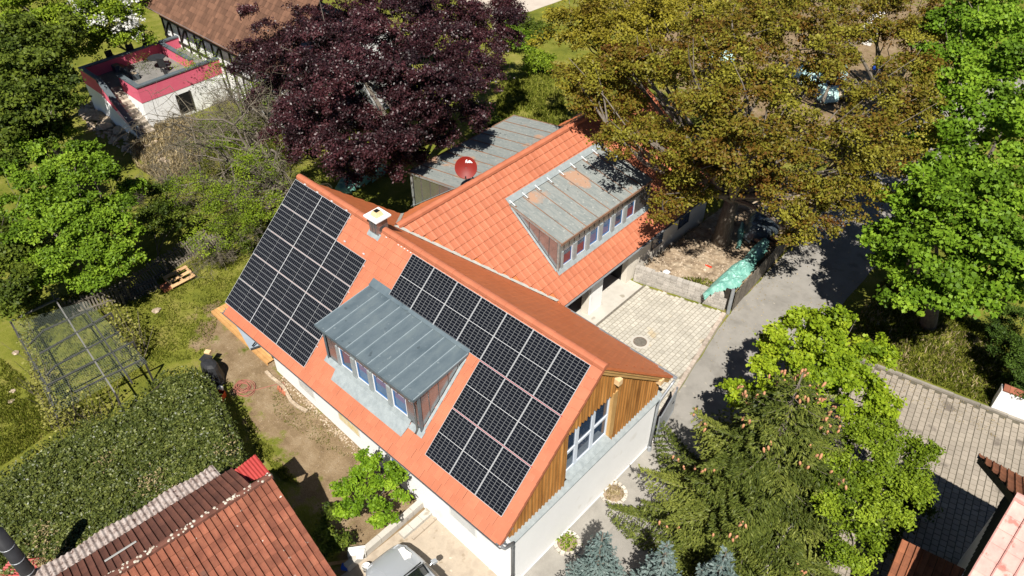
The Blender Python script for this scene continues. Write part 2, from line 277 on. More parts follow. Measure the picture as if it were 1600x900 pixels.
    def mesh(s, name, mats, org=(0,0,0), smooth=False):
        me = bpy.data.meshes.new(name); o = np.array(org, float)
        me.from_pydata([tuple(np.array(v)-o) for v in s.v], [], s.f)
        for mm in (mats if isinstance(mats, (list, tuple)) else [mats]): me.materials.append(mm)
        a = me.attributes.new('tone', 'FLOAT', 'FACE'); a.data.foreach_set('value', np.array(s.t, np.float32))
        me.polygons.foreach_set('material_index', np.array(s.m, np.int32))
        if smooth: me.polygons.foreach_set('use_smooth', np.ones(len(s.f), bool))
        me.update(); return me
    def part(s, name, mats, parent, kind=None, label=None, smooth=False, bevel=0.0):
        org = ORG[parent.name]; o = link(bpy.data.objects.new(name, s.mesh(name, mats, org, smooth)))
        o.parent = parent; ORG[o.name] = org
        if kind: o['kind'] = kind
        if label: o['label'] = label
        if bevel: bevelmod(o, bevel)
        return o
    def solo(s, name, mats, label, cat, group=None, kind='thing', smooth=False, bevel=0.0):
        V = np.array(s.v); org = np.array([V[:,0].mean(), V[:,1].mean(), V[:,2].min()])
        o = link(bpy.data.objects.new(name, s.mesh(name, mats, org, smooth))); o.location = org; ORG[o.name] = org
        if bevel: bevelmod(o, bevel)
        return tag(o, label, cat, group, kind)
    def struct(s, name, mats, label=None, kind='structure'):
        o = link(bpy.data.objects.new(name, s.mesh(name, mats))); ORG[o.name] = np.zeros(3); o['kind'] = kind
        if label: o['label'] = label
        return o
def bevelmod(o, wd):
    b = o.modifiers.new('edge', 'BEVEL'); b.width = wd; b.segments = 2; b.limit_method = 'ANGLE'
def copy_part(me, name, parent, mtx):
    o = link(bpy.data.objects.new(name, me)); o.parent = parent
    o.matrix_local = Matrix.Translation(-Vector(ORG[parent.name])) @ mtx
    return o
def copy_tree(root, loc, label=None, rotz=None):
    r = link(root.copy()); r.location = loc
    if rotz is not None: r.rotation_euler = (0, 0, rotz)
    if label: r['label'] = label
    for ch in root.children:
        c = link(ch.copy()); c.parent = r
        for g in ch.children: d = link(g.copy()); d.parent = c
    return r
def leaves(name, pos, nrm, size, tone, material, parent=None, aspect=0.62, tang=None, kind=None, label=None, cat=None):
    n = len(pos); pos = np.asarray(pos, float); nrm = np.asarray(nrm, float)
    nrm = nrm/(np.linalg.norm(nrm, axis=1, keepdims=True)+1e-9)
    if tang is None: tang = rng.normal(size=(n, 3))
    t = tang - nrm*np.sum(tang*nrm, axis=1, keepdims=True); t /= (np.linalg.norm(t, axis=1, keepdims=True)+1e-9)
    b = np.cross(nrm, t); s = np.asarray(size).reshape(-1, 1)*np.ones((n, 1))
    V = np.empty((n, 4, 3)); V[:,0] = pos - t*s*.5; V[:,1] = pos + b*s*aspect*.5 + nrm*s*.06; V[:,2] = pos + t*s*.5; V[:,3] = pos - b*s*aspect*.5 + nrm*s*.06
    org = ORG[parent.name] if parent else np.array([pos[:,0].mean(), pos[:,1].mean(), pos[:,2].min()])
    V -= org
    me = bpy.data.meshes.new(name); me.vertices.add(4*n); me.vertices.foreach_set('co', V.astype(np.float32).ravel())
    me.loops.add(4*n); me.loops.foreach_set('vertex_index', np.arange(4*n, dtype=np.int32))
    me.polygons.add(n); me.polygons.foreach_set('loop_start', np.arange(0, 4*n, 4, dtype=np.int32))
    me.update(calc_edges=True); me.materials.append(material)
    a = me.attributes.new('tone', 'FLOAT', 'FACE'); a.data.foreach_set('value', np.clip(np.asarray(tone)*np.ones(n), 0, 1).astype(np.float32))
    o = link(bpy.data.objects.new(name, me)); ORG[o.name] = org
    if parent: o.parent = parent
    else: o.location = org
    if kind: o['kind'] = kind
    if label: o['label'] = label
    if cat: o['category'] = cat
    return o
def in_poly(x, y, poly):
    ins = np.zeros(np.shape(x), bool); n = len(poly)
    for i in range(n):
        x1, y1 = poly[i][:2]; x2, y2 = poly[(i+1) % n][:2]
        c = ((y1 > y) != (y2 > y)) & (x < (x2-x1)*(y-y1)/((y2-y1)+1e-12)+x1); ins ^= c
    return ins
def poly_dist(x, y, poly):
    d = np.full(np.shape(x), 1e9); n = len(poly)
    for i in range(n):
        ax, ay = poly[i][:2]; bx, by = poly[(i+1) % n][:2]; dx, dy = bx-ax, by-ay
        t = np.clip(((x-ax)*dx+(y-ay)*dy)/(dx*dx+dy*dy+1e-12), 0, 1); d = np.minimum(d, np.hypot(x-ax-t*dx, y-ay-t*dy))
    return d
def vnoise(x, y, s, seed=0):
    return np.array([mnoise.noise(Vector((a*s+seed, b*s-seed, seed*.37))) for a, b in zip(np.ravel(x), np.ravel(y))]).reshape(np.shape(x))
# ---------------------------------------------------------------- ground: one sheet to the horizon, soil and grass worn into each other
def PX(l, z=0.0): return [tuple(G(a, b, z)[:2]) for a, b in l]
yard_soil = PX([(330,480),(420,560),(640,720),(720,800),(690,900),(560,900),(470,760),(430,700),(390,640),(355,600),(340,560),(300,520)])
far_soil = PX([(150,165),(250,190),(330,220),(320,260),(240,240),(200,215),(140,200)])
oak_soil = [(9.2,12.3),(13.2,13.2),(12.6,23),(8.6,24)]
shade_soil = PX([(960,0),(1500,0),(1480,210),(1280,250),(1120,170),(1000,110)])
base_soil = PX([(1290,470),(1350,540),(1340,560),(1280,540)])
def ground():
    inner_x = np.arange(-45, 42, 0.4); inner_y = np.arange(-22, 62, 0.4)
    xs = np.concatenate([[-900,-400,-150,-80], inner_x, [55,80,150,400,900]]); ys = np.concatenate([[-500,-200,-80,-40], inner_y, [75,100,200,450,1200]])
    X, Y = np.meshgrid(xs, ys); nx, ny = len(xs), len(ys)
    D = np.zeros_like(X)
    for poly, soft, amt in ((yard_soil, 1.1, 1.0), (far_soil, 2.0, .8), (oak_soil, .8, 1.0), (base_soil, .8, .7), (shade_soil, 2.5, .85)):
        d = poly_dist(X, Y, poly); ins = in_poly(X, Y, poly); sd = np.where(ins, d, -d)
        D = np.maximum(D, amt*np.clip(.5+sd/(2*soft), 0, 1))
    me = bpy.data.meshes.new('ground'); V = np.stack([X, Y, np.zeros_like(X)], -1).reshape(-1, 3)
    idx = np.arange(nx*ny).reshape(ny, nx)
    q = np.stack([idx[:-1,:-1], idx[:-1,1:], idx[1:,1:], idx[1:,:-1]], -1).reshape(-1, 4)
    me.from_pydata(V.tolist(), [], q.tolist())
    a = me.attributes.new('soil', 'FLOAT', 'POINT'); a.data.foreach_set('value', D.ravel().astype(np.float32))
    m = bpy.data.materials.new('garden_ground'); m.use_nodes = True; n = m.node_tree; L = n.links; b = n.nodes['Principled BSDF']; b.inputs['Roughness'].default_value = 0.95; b.inputs['Specular IOR Level'].default_value = 0.1
    g = n.nodes.new('ShaderNodeNewGeometry')
    def nz(s, d=8):
        k = n.nodes.new('ShaderNodeTexNoise'); k.inputs['Scale'].default_value = s; k.inputs['Detail'].default_value = d; k.inputs['Roughness'].default_value = 0.7; L.new(g.outputs['Position'], k.inputs['Vector']); return k.outputs[0]
    def ramp(sock, cols, a0=.3, a1=.7):
        r = n.nodes.new('ShaderNodeValToRGB'); e = r.color_ramp.elements
        while len(e) < len(cols): e.new(.5)
        for i, c in enumerate(cols): e[i].position = a0+(a1-a0)*i/(len(cols)-1); e[i].color = (*c, 1)
        L.new(sock, r.inputs[0]); return r.outputs[0]
    gr = ramp(nz(.55), ((0.075, 0.095, 0.014), (0.165, 0.175, 0.026), (0.27, 0.235, 0.07)))
    so_ = ramp(nz(1.3, 12), ((0.14, 0.095, 0.052), (0.235, 0.168, 0.098), (0.31, 0.235, 0.15)))
    at = n.nodes.new('ShaderNodeAttribute'); at.attribute_name = 'soil'
    n1 = nz(1.1, 10); s1 = n.nodes.new('ShaderNodeMath'); s1.operation = 'SUBTRACT'; L.new(n1, s1.inputs[0]); s1.inputs[1].default_value = 0.5
    s2 = n.nodes.new('ShaderNodeMath'); s2.operation = 'MULTIPLY_ADD'; L.new(s1.outputs[0], s2.inputs[0]); s2.inputs[1].default_value = 2.6; L.new(at.outputs['Fac'], s2.inputs[2])
    mr = n.nodes.new('ShaderNodeMapRange'); mr.inputs[1].default_value = .35; mr.inputs[2].default_value = .62; L.new(s2.outputs[0], mr.inputs[0])
    mx = n.nodes.new('ShaderNodeMix'); mx.data_type = 'RGBA'; L.new(mr.outputs[0], mx.inputs[0]); L.new(gr, mx.inputs[6]); L.new(so_, mx.inputs[7])
    fine = ramp(nz(22, 4), ((0.72,)*3, (1.15,)*3)); mm = n.nodes.new('ShaderNodeMix'); mm.data_type = 'RGBA'; mm.blend_type = 'MULTIPLY'; mm.inputs[0].default_value = 1; mm.clamp_result = False
    L.new(mx.outputs[2], mm.inputs[6]); L.new(fine, mm.inputs[7]); L.new(mm.outputs[2], b.inputs['Base Color'])
    bp = n.nodes.new('ShaderNodeBump'); bp.inputs['Strength'].default_value = .7; bp.inputs['Distance'].default_value = .06; L.new(nz(14, 6), bp.inputs['Height']); L.new(bp.outputs[0], b.inputs['Normal'])
    me.materials.append(m); o = link(bpy.data.objects.new('ground', me)); o['kind'] = 'structure'; ORG['ground'] = np.zeros(3); return o
ground()
def sheet(name, poly, z, material):
    m = MB(); m.quad(*[(p[0], p[1], z) for p in poly]); return m.struct(name, material)
def wob(poly, amp=.12, step=.6, seed=1):           # worn, irregular edge
    out = []
    for i in range(len(poly)):
        a = np.array(poly[i][:2]); b = np.array(poly[(i+1) % len(poly)][:2]); k = max(1, int(np.linalg.norm(b-a)/step))
        for j in range(k):
            p = a+(b-a)*j/k; out.append((p[0]+amp*mnoise.noise(Vector((p[0]*1.3, p[1]*1.3, seed))), p[1]+amp*mnoise.noise(Vector((p[0]*1.3+9, p[1]*1.3, seed)))))
    return out
road = [(15.0,-16),(15.0,4.2),(14.75,5.2),(13.45,12.8),(13.35,16),(13.0,24),(12.6,48),(16.6,48),(17.0,24),(17.1,17),(17.9,13.8),(18.9,6),(19.3,-16)]
sheet('road', wob(road, .10), 0.004, M['asphalt'])
drive = [(18.2,14.02),(19.95,14.30),(25.1,15.20),(36,17.1),(36,0.5),(18.9,0.5),(18.6,8)]
paving = sheet('driveway', drive, 0.010, M['joint2'])
yardpoly = [(9.42,2.0),(15.15,2.0),(15.0,4.4),(14.72,5.3),(13.42,12.75),(9.42,11.75)]
yard = sheet('courtyard', yardpoly, 0.008, M['joint'])
sheet('forecourt', wob([(10.85,-3.7),(15.4,-3.7),(15.4,-16),(9.8,-16),(10.6,-7.2)], .06), 0.006, M['dusty'])
sheet('garage_apron', [(7.2,4.4),(9.36,4.4),(9.36,11.72),(7.2,11.6)], 0.012, M['concrete'])
sheet('garden_path', wob([tuple(G(*p)[:2]) for p in ((720,0),(770,26),(830,18),(880,0),(900,-60),(700,-60))], .3, 1.0), 0.01, M['path'])
sheet('verge_path', wob([(15.0,-6.5),(16.3,-6.5),(16.2,4.0),(15.0,4.2)], .04), 0.012, mat('patched_concrete', ((0.23, 0.215, 0.19), (0.33, 0.31, 0.275)), 1.3, .95, .2, 90, detail=9, spots=[((0.17, 0.16, 0.14), 1.1, .62)]))
# pavers: the nearest 300 are objects, the rest one joined part
def pavers(parent, poly, material, sx, sy, ang, org, name, limit, zt, gap=.02, jig=.003):
    m1 = MB(); m1.hexa([(-sx/2+gap/2,-sy/2+gap/2,-.03),(sx/2-gap/2,-sy/2+gap/2,-.03),(sx/2-gap/2,sy/2-gap/2,-.03),(-sx/2+gap/2,sy/2-gap/2,-.03),
        (-sx/2+gap/2+.006,-sy/2+gap/2+.006,0),(sx/2-gap/2-.006,-sy/2+gap/2+.006,0),(sx/2-gap/2-.006,sy/2-gap/2-.006,0),(-sx/2+gap/2+.006,sy/2-gap/2-.006,0)])
    me = m1.mesh(name, material); ca, sa = math.cos(ang), math.sin(ang); cells = []
    P = np.array([p[:2] for p in poly]); R = np.hypot(*(P-np.array(org)).T).max()
    for i in range(-int(R/sx)-1, int(R/sx)+2):
        for j in range(-int(R/sy)-1, int(R/sy)+2):
            u, v = i*sx, (j + (.5 if i % 2 else 0))*sy; cells.append((org[0]+u*ca-v*sa, org[1]+u*sa+v*ca))
    C = np.array(cells); ok = in_poly(C[:,0], C[:,1], poly) & (poly_dist(C[:,0], C[:,1], poly) > sy*.12); C = C[ok]
    d = np.hypot(C[:,0]-CAM[0], C[:,1]-CAM[1])
    rel = np.concatenate([C, np.zeros((len(C),1))], 1)-CAM; zc = rel@_F; u = 800+FPX*(rel@_R)/zc; vv = 450-FPX*(rel@_U)/zc
    vis = (u > 0) & (u < 1600) & (vv > 0) & (vv < 900); d[~vis] += 1000
    order = np.argsort(d); rest = MB()
    for k, i in enumerate(order):
        z = zt + rnd.uniform(-jig, jig); tl = (rnd.uniform(-.02,.02), rnd.uniform(-.02,.02))
        if k < limit:
            copy_part(me, name, parent, Matrix.Translation((C[i,0], C[i,1], z)) @ Matrix.Rotation(ang, 4, 'Z') @ Matrix.Rotation(tl[0], 4, 'X') @ Matrix.Rotation(tl[1], 4, 'Y'))
        else:
            Q = [(C[i,0]+x*ca-y*sa, C[i,1]+x*sa+y*ca, z+zz+tl[0]*y-tl[1]*x) for x, y, zz in m1.v]; rest.hexa(Q, rnd.random())
    if rest.f: rest.part('paver_field', material, parent, kind='stuff')
pavers(paving, [(18.4,13.75),(25.1,14.95),(36,16.8),(36,.7),(19.1,.7)], M['paver2'], .245, .255, math.atan2(.9,5.15), (21, 10), 'paver', 300, .028)
pavers(yard, [(9.45,2.1),(14.85,2.1),(14.80,4.4),(14.58,5.25),(13.25,12.7),(9.45,11.80)], M['paver'], .215, .21, 0.0, (10, 4), 'paver', 300, .026)
def kerb_stones(parent, pts, w, h, ln, material, name='kerb_stone'):
    for a, b in zip(pts[:-1], pts[1:]):
        a, b = np.array(a), np.array(b); n = max(1, int(np.linalg.norm(b-a)/ln)); ang = math.atan2(*(b-a)[::-1])
        for i in range(n):
            c = a+(b-a)*(i+.5)/n; m = MB(); l = np.linalg.norm(b-a)/n-.012
            m.rbox(c+rnd.uniform(-.012,.012), l, w, -.05, h+rnd.uniform(-.012,.012), ang+rnd.uniform(-.03,.03), rnd.random()); m.part(name, material, parent)
kerb_stones(paving, [(18.5,13.95),(19.95,14.22),(25.0,15.10),(30,15.95)], .12, .10, .9, mat('drive_kerb', ((0.20, 0.18, 0.15), (0.30, 0.27, 0.23)), 3, .95, .3, 40, tone=.12))
kerb_stones(yard, [(14.85,2.2),(14.85,4.4),(14.62,5.3),(13.28,12.7)], .17, .045, .17, mat('kerb_sett', ((0.33, 0.27, 0.22), (0.46, 0.39, 0.33)), 6, .95, .4, 40, tone=.2), 'kerb_sett')
# slot drain and manhole
m = MB(); m.box(9.36,9.44,4.4,11.8,.0,.03); m.solo('slot_drain', M['iron'], 'dark slotted drain channel between the garage apron and the courtyard pavers', 'drain')
mh = thing('manhole_cover', 'round iron and concrete manhole cover in the courtyard paving', 'manhole', (*G(1000,535)[:2], .03))
c = ORG[mh.name]
m = MB(); m.lathe(c, [(.42,-.02),(.42,.012),(.31,.014),(.31,-.01)], 28); m.part('rim', M['concrete'], mh)
m = MB(); m.lathe(c, [(.30,-.01),(.30,.008),(.20,.010),(.19,.006),(.0,.006)], 28); m.part('lid', M['iron'], mh)
m = MB(); m.lathe(c, [(.305,.002),(.305,.016),(.285,.016),(.285,.002)], 28); m.part('lid_ring', mat('rusty_iron', ((.12,.07,.045),(.2,.13,.09)), 9, .9), mh)
# ---------------------------------------------------------------- roofs of tiles
def tile_mesh(name, prof, length, th, material, lift=.022):
    """prof: (u, n) across the tile; the lower edge stands proud of the course below"""
    m = MB(); k = len(prof)
    top = [(u, 0.0, n) for u, n in prof]; bot = [(u, length, n+lift) for u, n in prof]; und = [(u, length, n+lift-th) for u, n in prof]
    for i in range(k-1):
        m.quad(top[i], top[i+1], bot[i+1], bot[i]); m.quad(bot[i], bot[i+1], und[i+1], und[i])
    for e in (0, k-1):
        m.quad(top[e], bot[e], und[e], (top[e][0], 0, top[e][2]-th))
    return m, m.mesh(name, material)
def frame_matrix(P0, U, V, N, u, v):
    U, V, N, P0 = map(np.array, (U, V, N, P0)); t = P0+U*u+V*v
    return Matrix(((U[0],V[0],N[0],t[0]),(U[1],V[1],N[1],t[1]),(U[2],V[2],N[2],t[2]),(0,0,0,1)))
def tile_roof(parent, name, P0, U, V, N, poly, tw, ch, prof, th, material, limit, covered=None, bond=.5, u_off=0.0, lift=.022, field='tile_field', v_off=0.0):
    P0, U, V, N = [np.array(a, float) for a in (P0, U, V, N)]
    src, me = tile_mesh(name, prof, ch+.065, th, material, lift)
    us = [p[0] for p in poly]; vs = [p[1] for p in poly]; cand = []
    nv = int((max(vs)-v_off)/ch)+1
    for j in range(nv):
        v = v_off + j*ch; off = (bond*tw if j % 2 else 0)+u_off
        i = 0; u = min(us)-tw+off % tw
        while u < max(us)+tw:
            cu, cv = u+tw/2, v+ch/2
            if in_poly(np.array([cu]), np.array([cv]), poly)[0]:
                cw = P0+U*cu+V*cv; r = cw-CAM; zc = r@_F; px = 800+FPX*(r@_R)/zc; py = 450-FPX*(r@_U)/zc
                hid = not (0 < px < 1600 and 0 < py < 900) or (N@(CAM-cw) <= 0) or (covered is not None and covered(cu, cv))
                cand.append((np.linalg.norm(r)+(1000 if hid else 0), u, v))
            u += tw
    cand.sort(); rest = MB()
    for k, (d, u, v) in enumerate(cand):
        dn = rnd.uniform(-.003, .003); du = rnd.uniform(-.004, .004)
        if k < limit and d < 1000:
            copy_part(me, name, parent, frame_matrix(P0+N*dn, U, V, N, u+du, v))
        else:
            i0 = len(rest.v); t = rnd.random()
            for q in src.v: rest.v.append(tuple(P0+U*(u+du+q[0])+V*(v+q[1])+N*(q[2]+dn)))
            for f in src.f: rest.f.append(tuple(i0+a for a in f)); rest.t.append(t); rest.m.append(0)
    if rest.f: rest.part(field, material, parent, kind='stuff')
def ridge_row(parent, a, b, n, r, material, name='ridge_tile', drop=.55):
    a, b = np.array(a, float), np.array(b, float); d = (b-a)/np.linalg.norm(b-a); s = np.cross(d, (0,0,1)); ln = np.linalg.norm(b-a)/n
    src = MB(); k = 7
    for e, (t, rr) in enumerate(((-.02, r*.95), (ln, r*1.05))):
        for j in range(k):
            g = math.pi*(j/(k-1)); src.v.append((t, rr*math.cos(g), rr*math.sin(g)*.75-r*(drop if j in (0, k-1) else .15)))
    for j in range(k-1): src.f.append((j, j+1, k+j+1, k+j)); src.t.append(0); src.m.append(0)
    src.f.append(tuple(range(k, 2*k))); src.t.append(0); src.m.append(0)
    me = src.mesh(name, material)
    for i in range(n):
        p = a+d*ln*i
        copy_part(me, name, parent, Matrix(((d[0],s[0],0,p[0]),(d[1],s[1],0,p[1]),(0,0,1,p[2]+rnd.uniform(-.006,.006)),(0,0,0,1))))
def gutter(parent, a, b, r, material, name='gutter'):
    a, b = np.array(a, float), np.array(b, float); d = (b-a)/np.linalg.norm(b-a); s = np.cross(d, (0,0,1)); m = MB(); k = 7
    for p in (a, b):
        for rr in (r, r-.012):
            for j in range(k):
                g = math.pi*(1+j/(k-1)); m.v.append(tuple(p+s*rr*math.cos(g)+np.array((0,0,1))*rr*math.sin(g)))
    for j in range(k-1):
        m.f += [(j, j+1, 2*k+j+1, 2*k+j), (k+j, 3*k+j, 3*k+j+1, k+j+1), (j, k+j, k+j+1, j+1), (2*k+j, 2*k+j+1, 3*k+j+1, 3*k+j)]; m.t += [0]*4; m.m += [0]*4
    m.f += [(0, 2*k, 3*k, k), (k-1, 2*k-1, 4*k-1, 3*k-1)]; m.t += [0]*2; m.m += [0]*2
    m.tube([a+s*r, b+s*r], .014, 5)
    return m.part(name, material, parent)
FLAT = lambda w: [(.003, 0), (.012, .004), (w-.012, .004), (w-.003, 0)]
ROLL = lambda w: [(.002, .012), (w*.10, .016), (w*.2, .004), (w*.5, .0), (w*.8, .004), (w*.93, .018), (w-.002, .014)]
OLD = lambda w: [(.008, .008), (w*.10, .032), (w*.24, .028), (w*.32, .004), (w*.6, .0), (w*.88, .004), (w-.008, .012)]
TH = 0.73; cT, sT = math.cos(TH), math.sin(TH); ZR = 7.74
FV, FN = np.array((0, -cT, -sT)), np.array((0, -sT, cT)); BV, BN = np.array((0, cT, -sT)), np.array((0, sT, cT))
def FP(u, v, n=0.0): return np.array((u, 0, ZR)) + FV*v + FN*n
# ================================================================ the main house
house = thing('house', 'white house with orange tiled roof, solar panels, zinc dormer and larch clad gable', 'house', (8, 0, 0))
fy = lambda x: -3.53 - (x-1.0)*.0325
m = MB(); m.prism([(1.0, fy(1)), (14.96, fy(14.96)), (14.96, 4.15), (1.0, 4.15)], -.1, 3.30); m.prism([(1.0, fy(1)), (14.96, fy(14.96)), (14.96, fy(14.96)+.2), (1.0, fy(1)+.2)], 3.30, 3.62)
m.prism([(14.93, fy(15)-.004), (15.12, fy(15.1)-.004), (15.12, 4.2), (14.93, 4.2)], -.1, 2.92); m.part('wall', M['render'], house)
m = MB(); m.prism([(15.121, fy(15)-.02), (15.16, fy(15.1)-.02), (15.16, 4.22), (15.121, 4.22)], -.1, .12); m.part('plinth', mat('grey_plinth', ((0.5, 0.49, 0.47), (0.58, 0.57, 0.55)), 3, .9), house)
# roof deck under the tiles
m = MB(); m.slab([FP(.1, 0, -.05), FP(15.2, 0, -.05), FP(15.2, 6.02, -.05), FP(.1, 6.02, -.05)], .14)
bp = lambda x, y: (x, y, ZR-.06-math.tan(TH)*y)
m.slab([bp(.1, 0), bp(15.2, 0), bp(15.2, 4.58), bp(8.8, 5.62), bp(3.95, 1.5), bp(.1, 4.82)], .14); m.part('roof_deck', M['larchlight'], house)
PAN_L, PAN_S, GAP = 1.742, 1.118, .016
def panel_rects():
    R = []
    for r in range(5):
        for c in range(3):
            if c == 2 and r == 0: continue
            R.append(('L', r, c, c*1.752, .142+r*1.134, 1.738, 1.118))
    for c in range(7): R.append(('R', 0, c, 6.945+c*1.1345, .172, 1.118, 1.742))
    for r in (1, 2):
        for c in range(4, 7): R.append(('R', r, c, 6.945+c*1.1345, .172+r*1.772, 1.118, 1.742))
    return R
RECTS = panel_rects()
def cov_front(u, v):
    for (_, _, _, a, b, w_, h_) in RECTS:
        if a-.05 < u < a+w_+.05 and b-.05 < v < b+h_+.02: return True
    return 5.95 < u < 10.9 and 2.05 < v < 4.9
tile_roof(house, 'roof_tile', (0, 0, ZR), (1, 0, 0), FV, FN, [(.1, .05), (15.08, .05), (15.08, 6.0), (.1, 6.0)], .262, .357, FLAT(.262), .018, M['tile'], 300, cov_front, .5, .09, lift=.052, v_off=.08)
yy = lambda y: y/cT
tile_roof(house, 'roof_tile', (0, 0, ZR), (1, 0, 0), BV, BN, [(.1, .05), (14.93, .05), (14.93, yy(4.66)), (9.0, yy(5.6)), (8.6, yy(5.45)), (4.2, yy(1.6)), (3.7, yy(1.6)), (.1, yy(4.8))], .262, .357, FLAT(.262), .02, M['tile_back'], 0, None, .5, .09, lift=.018, field='back_tile_field', v_off=.08)
vm = MB()                                                             # verge tiles, one per course, turned down over the gable
vm.hexa([(0,0,-.09),(.34,0,-.13),(.34,.385,-.11),(0,.385,-.07),(0,0,.012),(.34,0,.012),(.34,.385,.05),(0,.385,.05)])
vme = vm.mesh('verge_tile', M['tile'])
for j in range(17):
    if j*.357+.08 < 5.8: copy_part(vme, 'verge_tile', house, frame_matrix((0,0,ZR), (1,0,0), FV, FN, 14.925, .08+j*.357))
vb = MB(); vb.hexa([(0,0,-.06),(.34,0,-.08),(.34,.385,-.06),(0,.385,-.04),(0,0,.006),(.34,0,.006),(.34,.385,.022),(0,.385,.022)]); vbe = vb.mesh('verge_tile', M['tile_back'])
for j in range(17):
    if j*.357+.08 < 6.0: copy_part(vbe, 'verge_tile', house, frame_matrix((0,0,ZR), (1,0,0), BV, BN, 14.925, .08+j*.357))
ridge_row(house, (.02, 0, ZR+.05), (4.55, 0, ZR+.05), 11, .14, M['ridge']); ridge_row(house, (5.25, 0, ZR+.05), (15.3, 0, ZR+.05), 25, .14, M['ridge'])
m = MB()
for i in range(58):                                                    # white ridge clips along the ridge tiles
    u = 5.45+i*.165
    if rnd.random() < .55: m.bar(FP(u, .185, .035), FP(u+.07, .185, .035), .025, .012)
m.part('ridge_clip', M['white'], house, kind='stuff')
gutter(house, (.05, -4.62, 3.66), (15.32, -4.62, 3.62), .085, M['darkgalv'])
m = MB(); m.bar((.05, -4.47, 3.65), (15.2, -4.47, 3.62), .03, .10); m.bar((1., -4.16, 3.50), (15.1, -4.16, 3.47), .62, .03); m.part('eave_board', mat('eave_lead', ((0.22, 0.23, 0.24), (0.3, 0.31, 0.32)), 3, .5, metal=.3), house)
m = MB(); m.tube([(15.2, -4.64, 3.56), (15.36, -4.5, 3.42), (15.34, -4.12, 3.2), (15.26, -4.05, 3.05), (15.24, -4.04, 2.8), (15.24, -4.04, 0)], .052, 8); m.lathe((15.24, -4.04, 0), [(.062, 2.7), (.062, 2.76)], 8); m.lathe((15.24, -4.04, 0), [(.062, 1.0), (.062, 1.06)], 8); m.part('downpipe', M['darkgalv'], house, smooth=True)
m = MB(); m.tube([(15.35, 4.6, 3.5), (15.32, 4.45, 3.35), (15.27, 4.02, 2.95), (15.25, 3.86, 2.7), (15.25, 3.83, .08)], .055, 8); m.lathe((15.25, 3.83, 0), [(.085, 0), (.085, .28), (.06, .3)], 8); m.part('downpipe', M['galv'], house, smooth=True)
gutter(house, (15.36, 4.68, 3.56), (9.3, 5.68, 2.62), .075, M['galv'])
# larch gable: board, batten, window
zroof = lambda y: ZR - .17 - math.tan(TH)*abs(y)
WY0, WY1, WZ0, WZ1 = -1.30, .98, 3.36, 5.58
gz = 2.95
m = MB()
def back_strip(y0, y1, z0, z1=None):
    ys = [y0]+[y for y in (0.0,) if y0 < y < y1]+[y1]
    for a, b in zip(ys[:-1], ys[1:]): m.quad((14.99,a,z0), (14.99,b,z0), (14.99,b,z1 or zroof(b)), (14.99,a,z1 or zroof(a)))
back_strip(-3.96, WY0, gz); back_strip(WY1, 4.05, gz); back_strip(WY0, WY1, WZ1); back_strip(WY0, WY1, gz, WZ0)
m.part('gable_backing', M['timber'], house)
y = fy(15)+.01; bi = 0
while y < 4.0:
    w_ = .158; y1 = min(y+w_, 4.05)
    def board(z0f, z1a, z1b, nm='cladding_board', ya=y, yb=y1, x0=15.0, x1=15.045):
        if min(z1a, z1b)-z0f < .08: return
        k = MB(); t = rnd.random(); k.hexa([(x0,ya,z0f),(x1,ya,z0f),(x1,yb,z0f),(x0,yb,z0f),(x0,ya,z1a),(x1,ya,z1a),(x1,yb,z1b),(x0,yb,z1b)], t); k.part(nm, M['larch'], house)
    zin = WZ1 - .04*(bi % 2)
    if y1 > WY0 and y < WY1: board(zin, zroof(y), zroof(y1))
    else: board(2.99, zroof(y), zroof(y1))
    yb0, yb1 = y1-.028, y1+.028
    if y1 > WY0-.02 and y1 < WY1+.06: board(zin-.03, zroof(yb0), zroof(yb1), 'cover_batten', yb0, yb1, 15.0452, 15.078)
    elif yb1 < 4.05: board(2.985, zroof(yb0), zroof(yb1), 'cover_batten', yb0, yb1, 15.0452, 15.078)
    y = y1+.004; bi += 1
m = MB(); m.box(14.86, 15.09, WY1, WY1+.24, WZ0-.05, WZ1); m.part('window_trim', M['larchlight'], house)
m = MB(); m.box(14.86, 15.06, WY0-.05, WY0, WZ0-.05, WZ1); m.part('window_trim', M['larch'], house)
m = MB(); m.slab([(14.90, WY0, WZ0+.06), (15.22, WY0, WZ0-.02), (15.22, WY1, WZ0-.02), (14.90, WY1, WZ0+.06)], .02); m.part('window_sill', M['flash'], house)
m = MB(); m.slab([(14.99, fy(15)-.03, 3.03), (15.25, fy(15)-.03, 2.94), (15.25, 4.18, 2.94), (14.99, 4.18, 3.03)], .025); m.box(15.235, 15.25, fy(15)-.03, 4.18, 2.87, 2.925); m.part('ledge_flashing', M['flash'], house)
gw = MB(); xf = 14.94; fz0 = WZ0+.07
def rail(mm, y0, y1, z0, z1, x0=xf-.05, x1=xf+.02): mm.box(x0, x1, y0, y1, z0, z1)
rail(gw, WY0, WY1, fz0, fz0+.08); rail(gw, WY0, WY1, WZ1-.1, WZ1); cols = [WY0, -.70, .14, WY1]
for i, cy in enumerate(cols):
    wv_ = .06 if i in (0, 3) else .085
    rail(gw, max(WY0, cy-wv_), min(WY1, cy+wv_), fz0, WZ1, xf-.052, xf+.024)
rail(gw, WY0, WY1, fz0+.95, fz0+1.06, xf-.051, xf+.022)
win = gw.part('gable_window', M['bluewhite'], house)
for i in range(3):
    for z0, z1 in ((fz0+.08, fz0+.95), (fz0+1.06, WZ1-.1)):
        k = MB(); k.box(xf-.02, xf-.01, cols[i]+.06, cols[i+1]-.06, z0, z1); k.part('pane', M['glass'] , win)
m = MB(); m.box(13.0, 13.05, WY0-.6, WY1+.6, 3.0, 5.0); m.part('room_wall', M['cream'], house)
